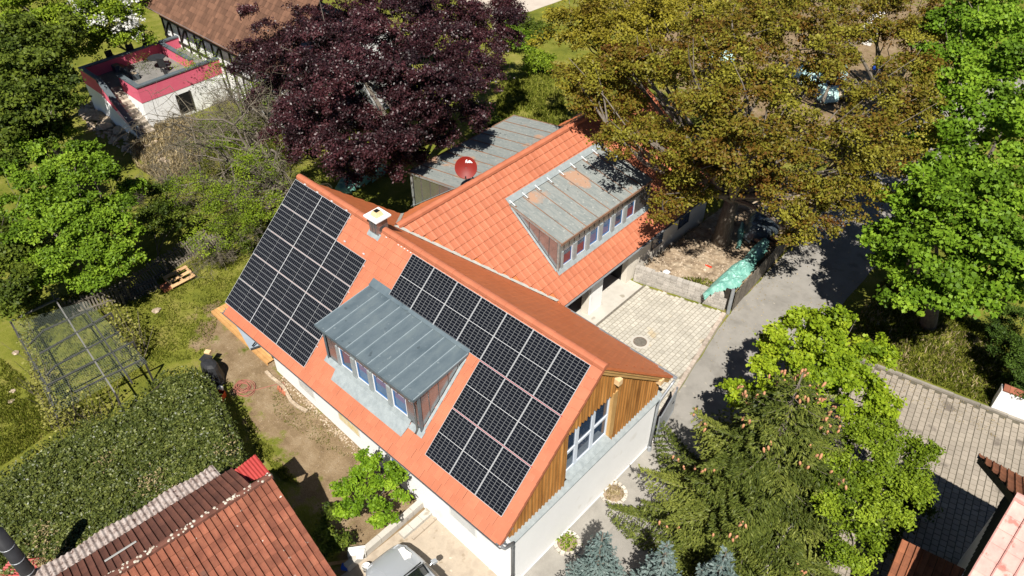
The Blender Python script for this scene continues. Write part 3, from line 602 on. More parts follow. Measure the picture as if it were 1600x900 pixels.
for yb, zb in ((1.02, 6.35), (3.86, 4.05)):
    m = MB(); m.box(14.9, 15.26, yb-.10, yb+.10, zb-.24, zb-.01); m.part('purlin_end', M['larchend'], house)
m = MB(); m.bar((15.13, .05, ZR-.28), (15.13, 4.6, ZR-.28-math.tan(TH)*4.55), .06, .24, up=BN); m.part('barge_board', M['larchlight'], house)
m = MB(); m.slab([(15.10, .1, ZR-.20-.09), (15.21, .1, ZR-.29), (15.21, 4.6, ZR-.29-math.tan(TH)*4.5), (15.10, 4.6, ZR-.29-math.tan(TH)*4.5)], .03); m.part('verge_soffit', M['larchlight'], house)
# windows of the white front wall: pale shutters just under the eave
for (xa, xb, za, zb_, nm) in ((2.9, 4.05, .55, 1.3, 0), (5.7, 7.1, .82, 1.62, 1), (9.0, 9.9, 1.05, 1.75, 2), (12.2, 13.55, 1.28, 2.12, 0)):
    k = MB(); def_ = lambda d, g: [(xa+g,fy(xa)-d,za+g),(xb-g,fy(xb)-d,za+g),(xb-g,fy(xb)+.02,za+g),(xa+g,fy(xa)+.02,za+g),(xa+g,fy(xa)-d,zb_-g),(xb-g,fy(xb)-d,zb_-g),(xb-g,fy(xb)+.02,zb_-g),(xa+g,fy(xa)+.02,zb_-g)]
    k.hexa(def_(.03, 0)); wn = k.part('wall_window', M['cardboard'], house)
    k = MB(); k.hexa(def_(.036, .07)); k.part('pane', M['yellowstain'] if nm == 1 else (M['bluefilm'] if nm == 2 else mat('pale_glass', ((0.50, 0.53, 0.53), (0.66, 0.68, 0.68)), 1.3, .1, spec=.8)), wn)
# dormers ------------------------------------------------------------
def dormer(parent, fr, a0, a1, bb, bf, be, zb, ze, wins, zw0, zw1, under, roofm, seamm, nseam, cladm, apron=True, framem='white', panem=('glassblue',), detail=True, over=.10):
    """fr maps (along, outward, z) to the world; under(b) is the height of the main slope"""
    X = lambda a, b, z: np.array(fr(a, b, z))
    zr_ = lambda b: zb + (ze-zb)*(b-bb)/(be-bb)
    def hx(mm, A0, A1, B0, B1, Z0, Z1, t=0.0):
        mm.hexa([X(A0,B0,Z0),X(A1,B0,Z0),X(A1,B1,Z0),X(A0,B1,Z0),X(A0,B0,Z1),X(A1,B0,Z1),X(A1,B1,Z1),X(A0,B1,Z1)], t)
    r = MB(); r.slab([X(a0-over, bb, zb), X(a1+over, bb, zb), X(a1+over, be, ze), X(a0-over, be, ze)], .10); ro = r.part('dormer_roof', roofm, parent)
    for i in range(nseam+1):
        a = a0-over+.02+(a1-a0+2*over-.04)*i/nseam; k = MB(); k.bar(X(a, bb+.02, zr_(bb+.02)+.012), X(a, be-.01, zr_(be-.01)+.012), .022 if detail else .03, .035); k.part('seam', seamm, ro)
    k = MB(); k.bar(X(a0-over-.01, be, ze-.04), X(a1+over+.01, be, ze-.04), .05, .11); k.bar(X(a0-over-.01, be+.01, ze+.012), X(a1+over+.01, be+.01, ze+.012), .05, .02); k.part('eave_trim', M['zinc'] if detail else M['rust'], ro)
    k = MB(); k.slab([X(a0-over, bb-.22, under(bb-.22)+.095), X(a1+over, bb-.22, under(bb-.22)+.095), X(a1+over, bb+.04, zb+.05), X(a0-over, bb+.04, zb+.05)], .02); k.part('back_flashing', M['flash'] if not detail else M['zinc'], ro)
    # cheeks with standing seams
    for s_, a in ((-1, a0), (1, a1)):
        k = MB(); k.v += [tuple(X(a, bf, under(bf)-.1)), tuple(X(a, bf, zr_(bf)-.08)), tuple(X(a, bb+.1, zr_(bb+.1)-.06))]; k.f.append((0,1,2)); k.t.append(0); k.m.append(0)
        k.v += [tuple(X(a-s_*.08, bf, under(bf)-.1)), tuple(X(a-s_*.08, bf, zr_(bf)-.08)), tuple(X(a-s_*.08, bb+.1, zr_(bb+.1)-.06))]; k.f += [(5,4,3), (0,3,4,1), (1,4,5,2)]; k.t += [0]*3; k.m += [0]*3
        ck = k.part('dormer_cheek', cladm, parent)
        nb = 5
        for i in range(1, nb):
            b = bf+(bb-bf)*i/nb; q = MB(); q.bar(X(a+s_*.012, b, under(b)), X(a+s_*.012, b, zr_(b)-.10), .028, .024, up=X(1,0,0)-X(0,0,0)); q.part('seam', cladm, ck)
        q = MB(); q.bar(X(a+s_*.02, bf, under(bf)+.0), X(a+s_*.02, bf, zr_(bf)-.1), .10, .06, up=X(1,0,0)-X(0,0,0)); q.part('corner_trim', M['zinc'] if detail else M['zincold'], ck)
        q = MB(); q.bar(X(a+s_*.07, bf-.02, under(bf)+.095), X(a+s_*.07, bb+.15, under(bb+.15)+.095), .10, .02, up=(0,0,1)); q.part('side_flashing', M['flash'], ck)
    # front wall: cladding pieces and posts round the windows
    k = MB(); zt = zr_(bf)-.10; ft = .10
    hx(k, a0, a1, bf-ft, bf, zw1, zt); hx(k, a0, a1, bf-ft, bf, under(bf)-.12, zw0)
    edges = [a0]+[e for w2 in wins for e in w2]+[a1]
    for e0, e1 in zip(edges[::2], edges[1::2]):
        if e1 > e0+.005: hx(k, e0, e1, bf-ft, bf, zw0+.0005, zw1-.0005)
    fa = k.part('dormer_front', cladm, parent)
    n = int((a1-a0)/.34)
    for i in range(1, n):
        a = a0+(a1-a0)*i/n; q = MB(); q.bar(X(a, bf+.012, zw1), X(a, bf+.012, zt), .022, .026, up=X(1,0,0)-X(0,0,0)); q.part('seam', cladm, fa)
    for i, (w0, w1) in enumerate(wins):
        f = MB(); bw = .055; B0, B1 = bf-.075, bf-.02
        hx(f, w0, w0+bw, B0, B1, zw0, zw1); hx(f, w1-bw, w1, B0, B1, zw0, zw1); hx(f, w0+bw, w1-bw, B0, B1, zw0, zw0+bw); hx(f, w0+bw, w1-bw, B0, B1, zw1-bw, zw1)
        wf = f.part('dormer_window', M[framem], parent)
        f = MB(); e = .03; C0, C1 = bf-.07, bf-.028
        hx(f, w0+bw, w0+bw+e, C0, C1, zw0+bw, zw1-bw); hx(f, w1-bw-e, w1-bw, C0, C1, zw0+bw, zw1-bw); hx(f, w0+bw+e, w1-bw-e, C0, C1, zw0+bw, zw0+bw+e); hx(f, w0+bw+e, w1-bw-e, C0, C1, zw1-bw-e, zw1-bw); f.part('sash', M['bluefilm'], wf)
        pm = panem[i % len(panem)]
        f = MB(); hx(f, w0+bw+e, w1-bw-e, bf-.055, bf-.05, zw0+bw+e, zw1-bw-e); f.part('pane', M['glass' if pm == 'red' else pm], wf)
        if pm == 'red':
            f = MB(); hx(f, w0+bw+e, w1-bw-e, bf-.049, bf-.046, zw0+bw+e, zw0+(zw1-zw0)*.62); f.part('curtain', M['redpane'], wf)  # red sheet over the lower part of the pane
    for (w0, w1), (v0, v1) in zip(wins[:-1], wins[1:]):
        q = MB(); hx(q, w1+.005, v0-.005, bf-.02, bf+.045, zw0-.02, zw1); q.part('window_post', M['flash'], fa)
    w0 = wins[0][0]; q = MB(); hx(q, w0-.12, w0-.005, bf-.02, bf+.04, zw0-.02, zw1); q.part('window_post', M['flash'], fa)
    if apron:
        q = MB(); al, ar = wins[0][0]-.18, wins[-1][1]+.15
        q.slab([X(al, bf-.01, zw0+.01), X(ar, bf-.01, zw0+.01), X(ar, bf+.12, under(bf+.12)+0.105), X(al, bf+.12, under(bf+.12)+0.105)], .02)
        q.slab([X(al-.02, bf+.10, under(bf+.10)+0.110), X(ar+.02, bf+.10, under(bf+.10)+0.110), X(ar-.05, bf+.46, under(bf+.46)+0.105), X(al+.05, bf+.46, under(bf+.46)+0.105)], .015)
        q.part('apron_flashing', M['flash'], parent)
        for (e0, e1) in ((a0-.15, wins[0][0]-.2), (wins[-1][1]+.17, a1+.16)):
            q = MB(); q.slab([X(e0, bf-.02, under(bf)+0.110), X(e1, bf-.02, under(bf)+0.110), X(e1, bf+.17, under(bf+.17)+0.095), X(e0, bf+.17, under(bf+.17)+0.095)], .015); q.part('apron_flashing', M['flash'], parent)
    else:
        q = MB(); q.slab([X(a0-.1, bf-.01, under(bf)+.16), X(a1+.1, bf-.01, under(bf)+.16), X(a1+.1, bf+.16, under(bf+.16)+0.095), X(a0-.1, bf+.16, under(bf+.16)+0.095)], .015); q.part('apron_flashing', M['flash'], parent)
uF = lambda b: ZR - math.tan(TH)*b
dormer(house, lambda a, b, z: (a, -b, z), 6.02, 10.90, 1.50, 3.70, 3.94, 6.47, 6.24, [(6.72, 7.42), (7.62, 8.32), (8.52, 9.30), (9.50, 10.24)], 4.60, 5.52, uF, M['zinc'], M['zincseam'], 9, M['zincclad'], panem=('glass', 'glassblue', 'glassblue', 'glassblue'), over=.08)
m = MB(); m.tube([(10.78, -3.97, 6.1), (10.78, -3.86, 5.95), (10.78, -3.79, 5.7), (10.78, -3.79, 4.55), (10.80, -3.9, 4.42)], .035, 7); m.part('dormer_downpipe', M['zincclad'], house, smooth=True)
# chimney
ch_ = thing('chimney', 'small zinc clad chimney with white cap and wooden hood beside the ridge', 'chimney', (4.92, -.02, 7.3))
m = MB(); m.box(4.68, 5.16, -.26, .22, 7.25, 8.22); shaft = m.part('shaft', M['zincclad'], ch_)
for (x_, y_) in ((4.84, -.27), (5.0, -.27)):
    k = MB(); k.bar((x_, y_, 7.6), (x_, y_, 8.2), .02, .02); k.part('seam', M['zincclad'], shaft)
m = MB(); m.box(4.56, 5.28, -.38, .34, 8.22, 8.29); m.part('cap_slab', M['white'], ch_, bevel=.01)
hood = MB(); hood.hexa([(4.74,-.2,8.29),(5.1,-.2,8.29),(5.1,.16,8.29),(4.74,.16,8.29),(4.8,-.14,8.46),(5.04,-.14,8.46),(5.04,.1,8.46),(4.8,.1,8.46)]); hd = hood.part('hood', mat('straw_hood', ((.62,.46,.24),(.7,.55,.32)), 5, .8), ch_)
m = MB(); m.box(4.83, 5.01, -.11, .07, 8.462, 8.475); m.part('flue_opening', M['black'], hd)
m = MB(); m.slab([FP(4.6, .22, .05), FP(5.24, .22, .05), FP(5.24, .48, .05), FP(4.6, .48, .05)], .02); m.part('base_flashing', M['flash'], ch_)
# solar modules
def module_meshes(w_, h_, halves):
    t = .035; f = MB(); b_ = .011
    f.box(0, w_, 0, b_, -t, 0); f.box(0, w_, h_-b_, h_, -t, 0); f.box(0, b_, b_, h_-b_, -t, 0); f.box(w_-b_, w_, b_, h_-b_, -t, 0)
    fm = f.mesh('frame', M['alu']); cells = []
    for k in range(2):
        s = MB(); e = .003; g_ = .006
        if halves == 'u': q = (b_ if k == 0 else w_/2+g_, w_/2-g_ if k == 0 else w_-b_, b_, h_-b_); nu, nv_ = 9, 6
        else: q = (b_, w_-b_, b_ if k == 0 else h_/2+g_, h_/2-g_ if k == 0 else h_-b_); nu, nv_ = 6, 9
        s.box(q[0], q[1], q[2], q[3], -.012, -e); me = s.mesh('cell_sheet', M['cells'])
        uvl = me.uv_layers.new(name='UVMap')
        for lp in me.loops:
            v = me.vertices[lp.vertex_index].co; uvl.data[lp.index].uv = ((v.x-q[0])/(q[1]-q[0])*nu, (v.y-q[2])/(q[3]-q[2])*nv_)
        cells.append(me)
    s = MB(); s.box(b_, w_-b_, b_, h_-b_, -.016, -.0125); cells.append(s.mesh('backsheet', mat('white_backsheet', ((0.62, 0.63, 0.64),), 2, .5)))
    return fm, cells
ML, MR = module_meshes(1.738, 1.118, 'u'), module_meshes(1.118, 1.742, 'v')
ordn = ['first', 'second', 'third', 'fourth', 'fifth', 'sixth', 'seventh']
colL = ['by left edge', 'middle column', 'column nearest the dormer']
for (side, r, c, u, v, w_, h_) in RECTS:
    if side == 'L': lab = f'black solar panel in the left array, {ordn[r]} row from ridge, {colL[c]}'
    elif r == 0: lab = f'black solar panel below the ridge, {ordn[c]} from the chimney in the long row'
    else: lab = f'black solar panel in the right array, {["", "middle", "lowest"][r]} row, {["nearest dormer", "centre column", "beside gable edge"][c-4]}'
    p = FP(u, v, .10)
    o = link(bpy.data.objects.new('solar_module', None)); o.empty_display_size = .2
    o.matrix_world = frame_matrix((0, 0, ZR), (1, 0, 0), FV, FN, u, v) @ Matrix.Translation((0, 0, .10))
    tag(o, lab, 'solar panel', 'solar panels on the front roof slope')
    fm, cells = ML if side == 'L' else MR
    for me, nm in [(fm, 'frame')]+list(zip(cells, ('cell_sheet', 'cell_sheet', 'backsheet'))):
        q = link(bpy.data.objects.new(nm, me)); q.parent = o
def rails(name, label, segs, material):
    mm = MB()
    for (u0, u1, v) in segs: mm.bar(FP(u0, v, .045), FP(u1, v, .045), .026, .03, up=FN)
    mm.solo(name, material, label, 'mounting rail', 'rails under the solar panels')
rails('mounting_rail', 'aluminium rails showing in the seams of the left solar array', [(-.02, 3.55, .3), (-.02, 5.3, 1.5), (-.02, 5.3, 2.6), (-.02, 5.3, 3.7), (-.02, 5.3, 4.9)], M['alu'])
rails('mounting_rail', 'red rail strips showing between the rows of the right solar array', [(11.48, 14.9, 1.930), (11.48, 14.9, 3.702)], M['clampred'])
for u_, v_ in ((3.9, 1.13), (5.0, 1.13), (.6, .12), (1.4, .12), (2.3, .12), (3.2, .12)):
    k = MB(); k.rbox((0,0), .1, .05, 0, .03); k.v = [tuple(FP(u_+q[0], v_+q[1], .07+q[2])) for q in k.v]; k.solo('panel_clamp', M['alu'], f'small aluminium clamp on top edge of left solar array, {dict([(3.9,"upper one at the step"),(5.0,"lower one at the step"),(.6,"first"),(1.4,"second"),(2.3,"third"),(3.2,"fourth")])[u_]} from roof edge' if u_ < 3.5 else f'small aluminium clamp on the step of the left solar array, {"ridge" if u_ < 4 else "dormer"} side', 'clamp', 'clamps on the left solar array')
# ================================================================ the wing with the garage
WS = math.radians(37.87); cW, sW = math.cos(WS), math.sin(WS); WXR, WZR = 3.95, 6.42
WV, WN = np.array((cW, 0, -sW)), np.array((sW, 0, cW)); LV, LN = np.array((-cW, 0, -sW)), np.array((-sW, 0, cW))
wing = thing('garage_wing', 'long rear wing with orange tiled roof, two weathered dormers and open garage bays', 'house', (6, 12, 0))
YE = 18.4; vly = lambda x: 1.5+.87*abs(x-WXR)
def wp(x, y, n=0.0): return np.array((x, y, WZR-math.tan(WS)*(x-WXR)))+WN*n
def lp(x, y, n=0.0): return np.array((x, y, WZR-math.tan(WS)*(WXR-x)))+LN*n
m = MB(); m.slab([wp(3.95, 1.5, -.05), wp(9.02, 5.92, -.05), wp(9.02, YE, -.05), wp(3.95, YE, -.05)], .12); m.slab([lp(3.95, 1.5, -.05), lp(.3, 4.7, -.05), lp(.3, YE, -.05), lp(3.95, YE, -.05)], .12); m.part('roof_deck', M['tile_back'], wing)
wv = lambda x: (x-WXR)/cW
cw_cov = lambda u, v: 6.6 < u < 13.4 and 1.7 < v < 5.2 or u > 15.5
tile_roof(wing, 'roof_tile', (WXR, 0, WZR), (0, 1, 0), WV, WN, [(1.62, .02), (5.98, wv(8.9)), (YE, wv(8.9)), (YE, .02)], .345, .377, ROLL(.345), .018, M['tile'], 300, cw_cov, 0, .06, lift=.048, v_off=.03)
tile_roof(wing, 'roof_tile', (WXR, 0, WZR), (0, 1, 0), LV, LN, [(1.62, .02), (4.7, wv(7.6)), (YE, wv(7.6)), (YE, .02)], .345, .377, ROLL(.345), .022, M['tile_back'], 0, None, 0, .06, field='back_tile_field', v_off=.03)
ridge_row(wing, (WXR, 1.55, WZR+.06), (WXR, YE, WZR+.06), 42, .15, M['ridge'])
# lead valleys with a wavy cut
m = MB(); N_ = 26
for i in range(N_):
    for s_ in (1, -1):
        pts = []
        for t_, off in ((i/N_, -1), (i/N_, 1), ((i+1)/N_, 1), ((i+1)/N_, -1)):
            x = WXR+s_*t_*(8.85-WXR if s_ > 0 else 3.7); y = vly(x)
            wdt = .10+.02*math.sin(t_*60); yo = y+off*wdt
            z = max(ZR-math.tan(TH)*yo, WZR-math.tan(WS)*abs(x-WXR))+.045
            pts.append((x, yo, z))
        m.quad(*pts)
m.part('valley_gutter', M['lead'], wing)
gutter(wing, (9.1, 5.75, 2.40), (9.1, YE, 2.36), .075, M['galv'])
m = MB(); m.bar((8.97, 5.8, 2.38), (8.97, YE, 2.34), .04, .16); m.bar((8.80, 6.1, 2.30), (8.80, YE, 2.27), .38, .03); m.part('eave_board', mat('painted_eave', ((0.55, 0.42, 0.32), (0.62, 0.5, 0.4)), 3, .7), wing)
m = MB()
m.box(8.35, 8.62, 4.5, YE-.1, 2.05, 2.32); m.box(8.30, 8.66, 8.25, 9.28, 0, 2.32); m.box(8.34, 8.64, 11.3, YE-.1, 0, 2.05); m.box(8.34, 8.64, 4.6, 6.3, 0, 2.05); m.box(.7, .9, 5, YE-.1, 0, 3.4); m.box(.9, 8.34, YE-.3, YE-.1, 0, 3.0)
m.part('wall', M['cream'], wing)
m = MB(); m.box(8.28, 8.72, 8.35, 9.22, 0, 2.28); m.part('pillar', M['render'], wing)
m = MB(); m.box(1.0, 8.3, 4.8, 18, -.02, .018); m.part('garage_floor', M['concrete'], wing)
m = MB(); m.box(2.2, 2.3, 4.8, 12, 0, 2.6); m.box(2.3, 8.3, 11.35, 11.45, 0, 2.3); m.part('garage_back_wall', M['darkgrey'], wing)
for y_ in (13.2, 15.6):
    k = MB(); k.box(8.60, 8.66, y_, y_+1.0, .9, 1.9); wnd = k.part('wall_window', M['darkgrey'], wing); k = MB(); k.box(8.662, 8.668, y_+.07, y_+.93, .97, 1.83); k.part('pane', M['glass'], wnd)
uW = lambda b: WZR-math.tan(WS)*b
dormer(wing, lambda a, b, z: (WXR+b, a, z), 6.68, 13.25, 1.29, 4.10, 4.26, 5.46, 4.86, [(6.98+.915*i, 6.98+.915*i+.66) for i in range(6)], 3.36, 4.24, uW, M['zincold'], M['rust'], 8, M['zincclad'], apron=False, panem=('red', 'red', 'glassblue', 'glassblue', 'glass', 'red'), detail=False, over=.05)
dormer(wing, lambda a, b, z: (WXR-b, a, z), 6.0, 13.3, 1.2, 4.35, 4.55, 5.48, 4.92, [(6.6+1.1*i, 7.4+1.1*i) for i in range(6)], 3.36, 4.24, uW, M['zincold'], M['rust'], 9, M['zincclad'], apron=False, panem=('glass',), detail=False, over=.05)
for i in range(8):                                                       # bright fixing strips at the top of the weathered dormer
    a = 6.75+i*.82; m = MB(); m.bar((WXR+1.12, a, 5.62), (WXR+1.52, a+.02, 5.455), .035, .012); m.part('fixing_strip', M['white'], wing)
    m = MB(); m.rbox((WXR+1.56, a+.02), .07, .06, 5.405, 5.44); m.part('rust_nail', M['rust'], wing)
# satellite dish on the wing ridge
dn_ = Vector((.58, -.62, .44)).normalized(); dcen = Vector(G(728, 262, 7.05))
dish = thing('satellite_dish', 'red satellite dish standing on the ridge of the rear wing', 'satellite dish', tuple(dcen))
q_ = dn_.to_track_quat('Z', 'Y').to_matrix()
m = MB(); prof = [(0.0, -.10)]+[(r, -.10+.10*(r/.46)**2) for r in (.12, .24, .36, .46)]+[(.475, .004), (.46, -.016), (.36, -.06), (.0, -.125)]
m.lathe((0,0,0), prof, 32); m.v = [tuple(dcen + q_ @ Vector(v)) for v in m.v]; m.part('reflector', M['dish'], dish, smooth=True)
m = MB(); m.tube([dcen-dn_*.1, dcen-dn_*.25+Vector((0,0,-.1)), (3.98, dcen.y+.15, 6.5), (3.98, dcen.y+.15, 6.35)], .03, 7); m.part('mast', M['darkgrey'], dish)
m = MB(); m.tube([dcen+q_ @ Vector((0,-.44,0)), dcen+q_ @ Vector((0,-.40,.42))], .015, 6); m.part('feed_arm', M['darkgrey'], dish)
m = MB(); m.tube([dcen+q_ @ Vector((0,-.42,.36)), dcen+q_ @ Vector((0,-.33,.45))], .03, 8); m.part('feed_horn', M['darkgrey'], dish)
fc = bpy.data.curves.new('lettering', 'FONT'); fc.body = 'fuba'; fc.size = .19; fc.extrude = .003; fc.align_x = 'CENTER'; fc.materials.append(M['letter']); fc.shear = .2; fc.offset = .004
fo = bpy.data.objects.new('text', fc); lm = bpy.data.meshes.new_from_object(fo); lm.name = 'lettering'; bpy.data.objects.remove(fo)
fo = link(bpy.data.objects.new('lettering', lm)); fo.parent = dish
fo.matrix_local = Matrix.Translation(q_ @ Vector((.13, .20, -.045))) @ q_.to_4x4()
# ================================================================ trees and plants
def limb(mm, a, b, r0, r1, bend=.12, k=6, n=5):
    a, b = np.array(a, float), np.array(b, float); ln = np.linalg.norm(b-a); off = rng.normal(size=3)*bend*ln; off[2] = abs(off[2])*.5
    P = [a+(b-a)*t+off*math.sin(math.pi*t)*.6 for t in np.linspace(0, 1, n)]
    mm.tube(P, list(np.linspace(r0, r1, n)), k); return P
def crown_points(lobes, clumps, per, cs, flat=.55, hole=None, inner=.5, down=-.35, mult=1.12, nb=7.0):
    """boughs radiate from each lobe; leaves sit in loose flat tufts along the outer part of every bough, gaps stay between"""
    pos, nrm, tone = [], [], []
    rr_ = np.array([l[1] if np.isscalar(l[1]) else l[1][0] for l in lobes], float); share = rr_**2/np.sum(rr_**2); total = clumps*per*mult
    for (c, r), sh in zip(lobes, share):
        r = float(r if np.isscalar(r) else r[0]); c = np.array(c, float); B = max(5, int(nb*r**.8)+2); nl = int(total*sh/B)
        for b in range(B):
            z = rng.uniform(down, 1); a = 2*math.pi*(b*.618+rng.random()*.25); q = math.sqrt(max(0, 1-z*z)); d = np.array([q*math.cos(a), q*math.sin(a), z*.8])
            L_ = r*(.72+.50*rng.random()); side = np.cross(d, (0,0,1)); side /= np.linalg.norm(side)+1e-6; upv = np.cross(side, d)
            K = int(8+4*r); ss = .22+.80*np.sqrt(rng.random(K)); lat = rng.normal(size=K)*(.30*r*(1.05-.55*ss)); vert = rng.normal(size=K)*.07*r
            cen = c+np.outer(ss*L_, d)+np.outer(lat, side)+np.outer(vert, upv); cen[:,2] -= .12*r*ss**2
            k = rng.integers(0, K, nl); sg = cs*(.36+.36*rng.random(K))[k][:,None]
            p = cen[k]+rng.normal(size=(nl,3))*sg*np.array([1,1,flat]); bt_ = rng.normal(.48, .17)
            pos.append(p); nrm.append(d*.35+np.array([0,0,.75])+rng.normal(size=(nl,3))*.7)
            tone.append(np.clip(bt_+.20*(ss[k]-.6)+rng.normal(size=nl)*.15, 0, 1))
    pos = np.concatenate(pos); nrm = np.concatenate(nrm); tone = np.concatenate(tone); ok = pos[:,2] > .08
    return pos[ok], nrm[ok], tone[ok]
def tree(name, label, cat, base, lobes, clumps, per, cs, size, lm, bark='bark', tr=.3, fork=.35, group=None, twigs=2, aspect=.62, tilt=0.0, flat=.55, inner=.5):
    base = np.array(base, float); t = thing(name, label, cat, tuple(base), group)
    top = np.mean([l[0] for l in lobes], axis=0); fk = base+(top-base)*fork+np.array([0,0,0]); fk[2] = base[2]+(top[2]-base[2])*fork
    m = MB(); P = [base+(0,0,-.1), base+(fk-base)*.15+(0,0,.1), base+(fk-base)*.6, fk]; m.tube(P, [tr*1.35, tr*1.05, tr*.85, tr*.75], 9); m.part('trunk', M[bark], t, smooth=True)
    m = MB()
    for (c, r) in lobes:
        rr = r if np.isscalar(r) else r[0]; e = np.array(c)-np.array([0,0,rr*.25])
        path = limb(m, fk+rng.normal(size=3)*tr*.2, e, tr*.34, tr*.09)
        for _ in range(twigs):
            d = rng.normal(size=3); d[2] = abs(d[2])*.7; d /= np.linalg.norm(d); limb(m, path[rng.integers(2, 5)], np.array(c)+d*rr*.85, tr*.12, tr*.03, k=4, n=4)
    m.part('limbs', M[bark], t)
    pos, nrm, tone = crown_points(lobes, clumps, per, cs, flat, inner=inner)
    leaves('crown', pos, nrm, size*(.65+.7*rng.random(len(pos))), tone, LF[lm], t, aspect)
    return t
def LB(l, jit=0.0): return [(G(px, py, z), r) for px, py, z, r in l]
# the big oak over the wing and the road
tree('oak_tree', 'large old oak with thick grey trunk and bronze green leaves over the rear wing', 'tree', (10.5, 16.9, 0.3),
 LB([(945,150,8,1.9),(1000,215,8,1.8),(1050,290,6.4,1.1),(1020,110,9.5,2.0),(1100,130,10.5,2.2),(1100,215,9,1.6),(1175,160,10.5,2.0),(1150,225,9.5,1.5),(1090,260,7.5,1.0),(1235,215,8.5,1.6),(1228,298,6.6,1.3),(1290,255,7.5,1.6),(1275,120,9,1.3),(1310,95,8.5,1.1),(1270,330,5.5,1.2),(1340,210,8.5,1.6),(1395,245,7,1.6),(1430,180,8,1.6),(1250,70,10.5,2.0),(1160,60,11,2.2),(1380,150,8.5,1.7),(1340,300,6,1.3),(1248,372,4.4,.8),(1420,110,8.5,1.6),(905,120,9.2,1.1),(1210,20,9.5,1.8),(1310,50,9,1.6),(1110,50,9.8,1.8),(985,95,9.6,1.5),(930,175,7.6,.8),(1038,325,5.9,.75),(1128,262,7.2,1.1),(1182,275,6.8,1.2),(1088,300,6.0,.95),(1060,250,7.2,1.1)]),
 1450, 68, .26, .135, 'oak', tr=.44, fork=.40, twigs=3)
tree('oak_tree', 'yellow bronze leaved oak at the upper edge behind the rear wing', 'tree', (5.5, 24.5, 0),
 LB([(905,40,8,2.2),(960,20,9,2.3),(930,110,7.5,1.7),(1010,45,9,2.2),(1070,20,9,2.3),(985,110,7.5,1.9),(900,135,6,1.1)]), 640, 66, .28, .14, 'oakyellow', tr=.4, twigs=3)
tree('oak_tree', 'brown bronze leaved oak at the top edge between the road and the teal tarpaulin', 'tree', (13.0, 33, 0),
 LB([(1180,-10,8,2.3),(1280,0,8,2.0),(1380,30,7.5,2.1),(1440,60,7,2.0),(1330,-20,8,2.2),(1470,10,7.5,2.2),(1450,130,6,1.4)]), 640, 66, .28, .14, 'oak', tr=.4, twigs=3)
# copper beech
tree('copper_beech', 'dark purple copper beech behind the left end of the solar roof', 'tree', (-5.0, 11.0, 0),
 LB([(415,30,6,1.7),(470,70,7.5,2.2),(540,40,9,2.4),(625,35,9.5,2.5),(705,45,8.5,2.2),(765,40,7,1.9),(735,110,7.5,1.9),(660,110,9.5,2.3),(580,120,9.5,2.3),(500,140,8,2.0),(640,190,7.8,1.8),(705,165,7.5,1.6),(560,205,7.5,1.9),(500,205,6,1.6),(595,250,5.8,1.4),(545,265,4.8,1.1),(470,175,5.5,1.2),(790,20,6,1.4),(690,210,6.2,.9),(395,90,5.5,1.4),(425,135,5.5,1.4),(470,230,4.6,1.1),(450,195,5.0,1.2),(640,240,5,.9)]),
 2900, 84, .27, .118, 'beech', tr=.45, fork=.4, twigs=2)
# big maples at the right edge
tree('maple_tree', 'tall bright green maple at the upper right edge beside the road', 'tree', (20.0, 24, 0),
 LB([(1480,110,8,1.8),(1550,60,9,2.2),(1600,120,9,2.2),(1530,170,8.5,2.0),(1590,230,8,2.0),(1500,250,7.5,1.7),(1450,215,6.5,1.2),(1540,20,9,2.0),(1490,40,8,1.7)]), 520, 74, .27, .17, 'maple', tr=.38, aspect=.85)
tree('maple_tree', 'lush green maple hanging over the grass verge on the right', 'tree', (20.6, 18.2, 0),
 LB([(1420,330,6,1.5),(1400,400,5,1.2),(1470,390,6.5,1.7),(1440,460,5,1.2),(1530,330,7.5,1.9),(1580,300,8,1.8),(1545,400,6.5,1.7),(1510,460,5.5,1.3),(1595,390,7,1.7),(1555,450,5.5,1.1),(1470,290,7,1.4),(1380,370,4.6,.8)]), 560, 74, .26, .165, 'maple', tr=.34, aspect=.85)
# spring maple and a fine leaved tree round the spruce
tree('maple_tree', 'yellow green spring maple standing behind the cone bearing spruce', 'tree', (18.6, 9.0, 0),
 LB([(1240,530,5,1.15),(1300,525,5.2,1.25),(1350,560,4.8,1.15),(1280,590,5.6,1.25),(1215,580,4.8,1.0),(1340,620,4.6,1.1),(1255,500,4.4,.75),(1370,630,3.9,.7),(1155,615,3.6,.75),(1190,620,4.2,.8),(1195,545,4.2,.55),(1230,660,4.6,1.0)]), 420, 66, .17, .125, 'ymaple', bark='barkpale', tr=.2, aspect=.85)
tree('hornbeam_tree', 'fresh green fine leaved tree to the right of the spruce', 'tree', (22.2, 4.9, 0),
 LB([(1350,700,4.6,1.15),(1405,720,4.4,1.1),(1390,780,4.2,1.1),(1330,790,4.4,1.15),(1335,850,3.6,.9),(1420,760,3.8,.75),(1300,740,4.6,1.1),(1365,660,4.4,.8)]), 560, 62, .18, .095, 'green', bark='barkpale', tr=.16)
tree('shrub', 'dim green shrub in the house shadow beside the driveway', 'shrub', (*G(1400,800)[:2], 0), LB([(1395,800,.9,.9),(1430,790,.8,.7),(1380,840,.8,.8)]), 90, 40, .2, .12, 'darkg', tr=.05)
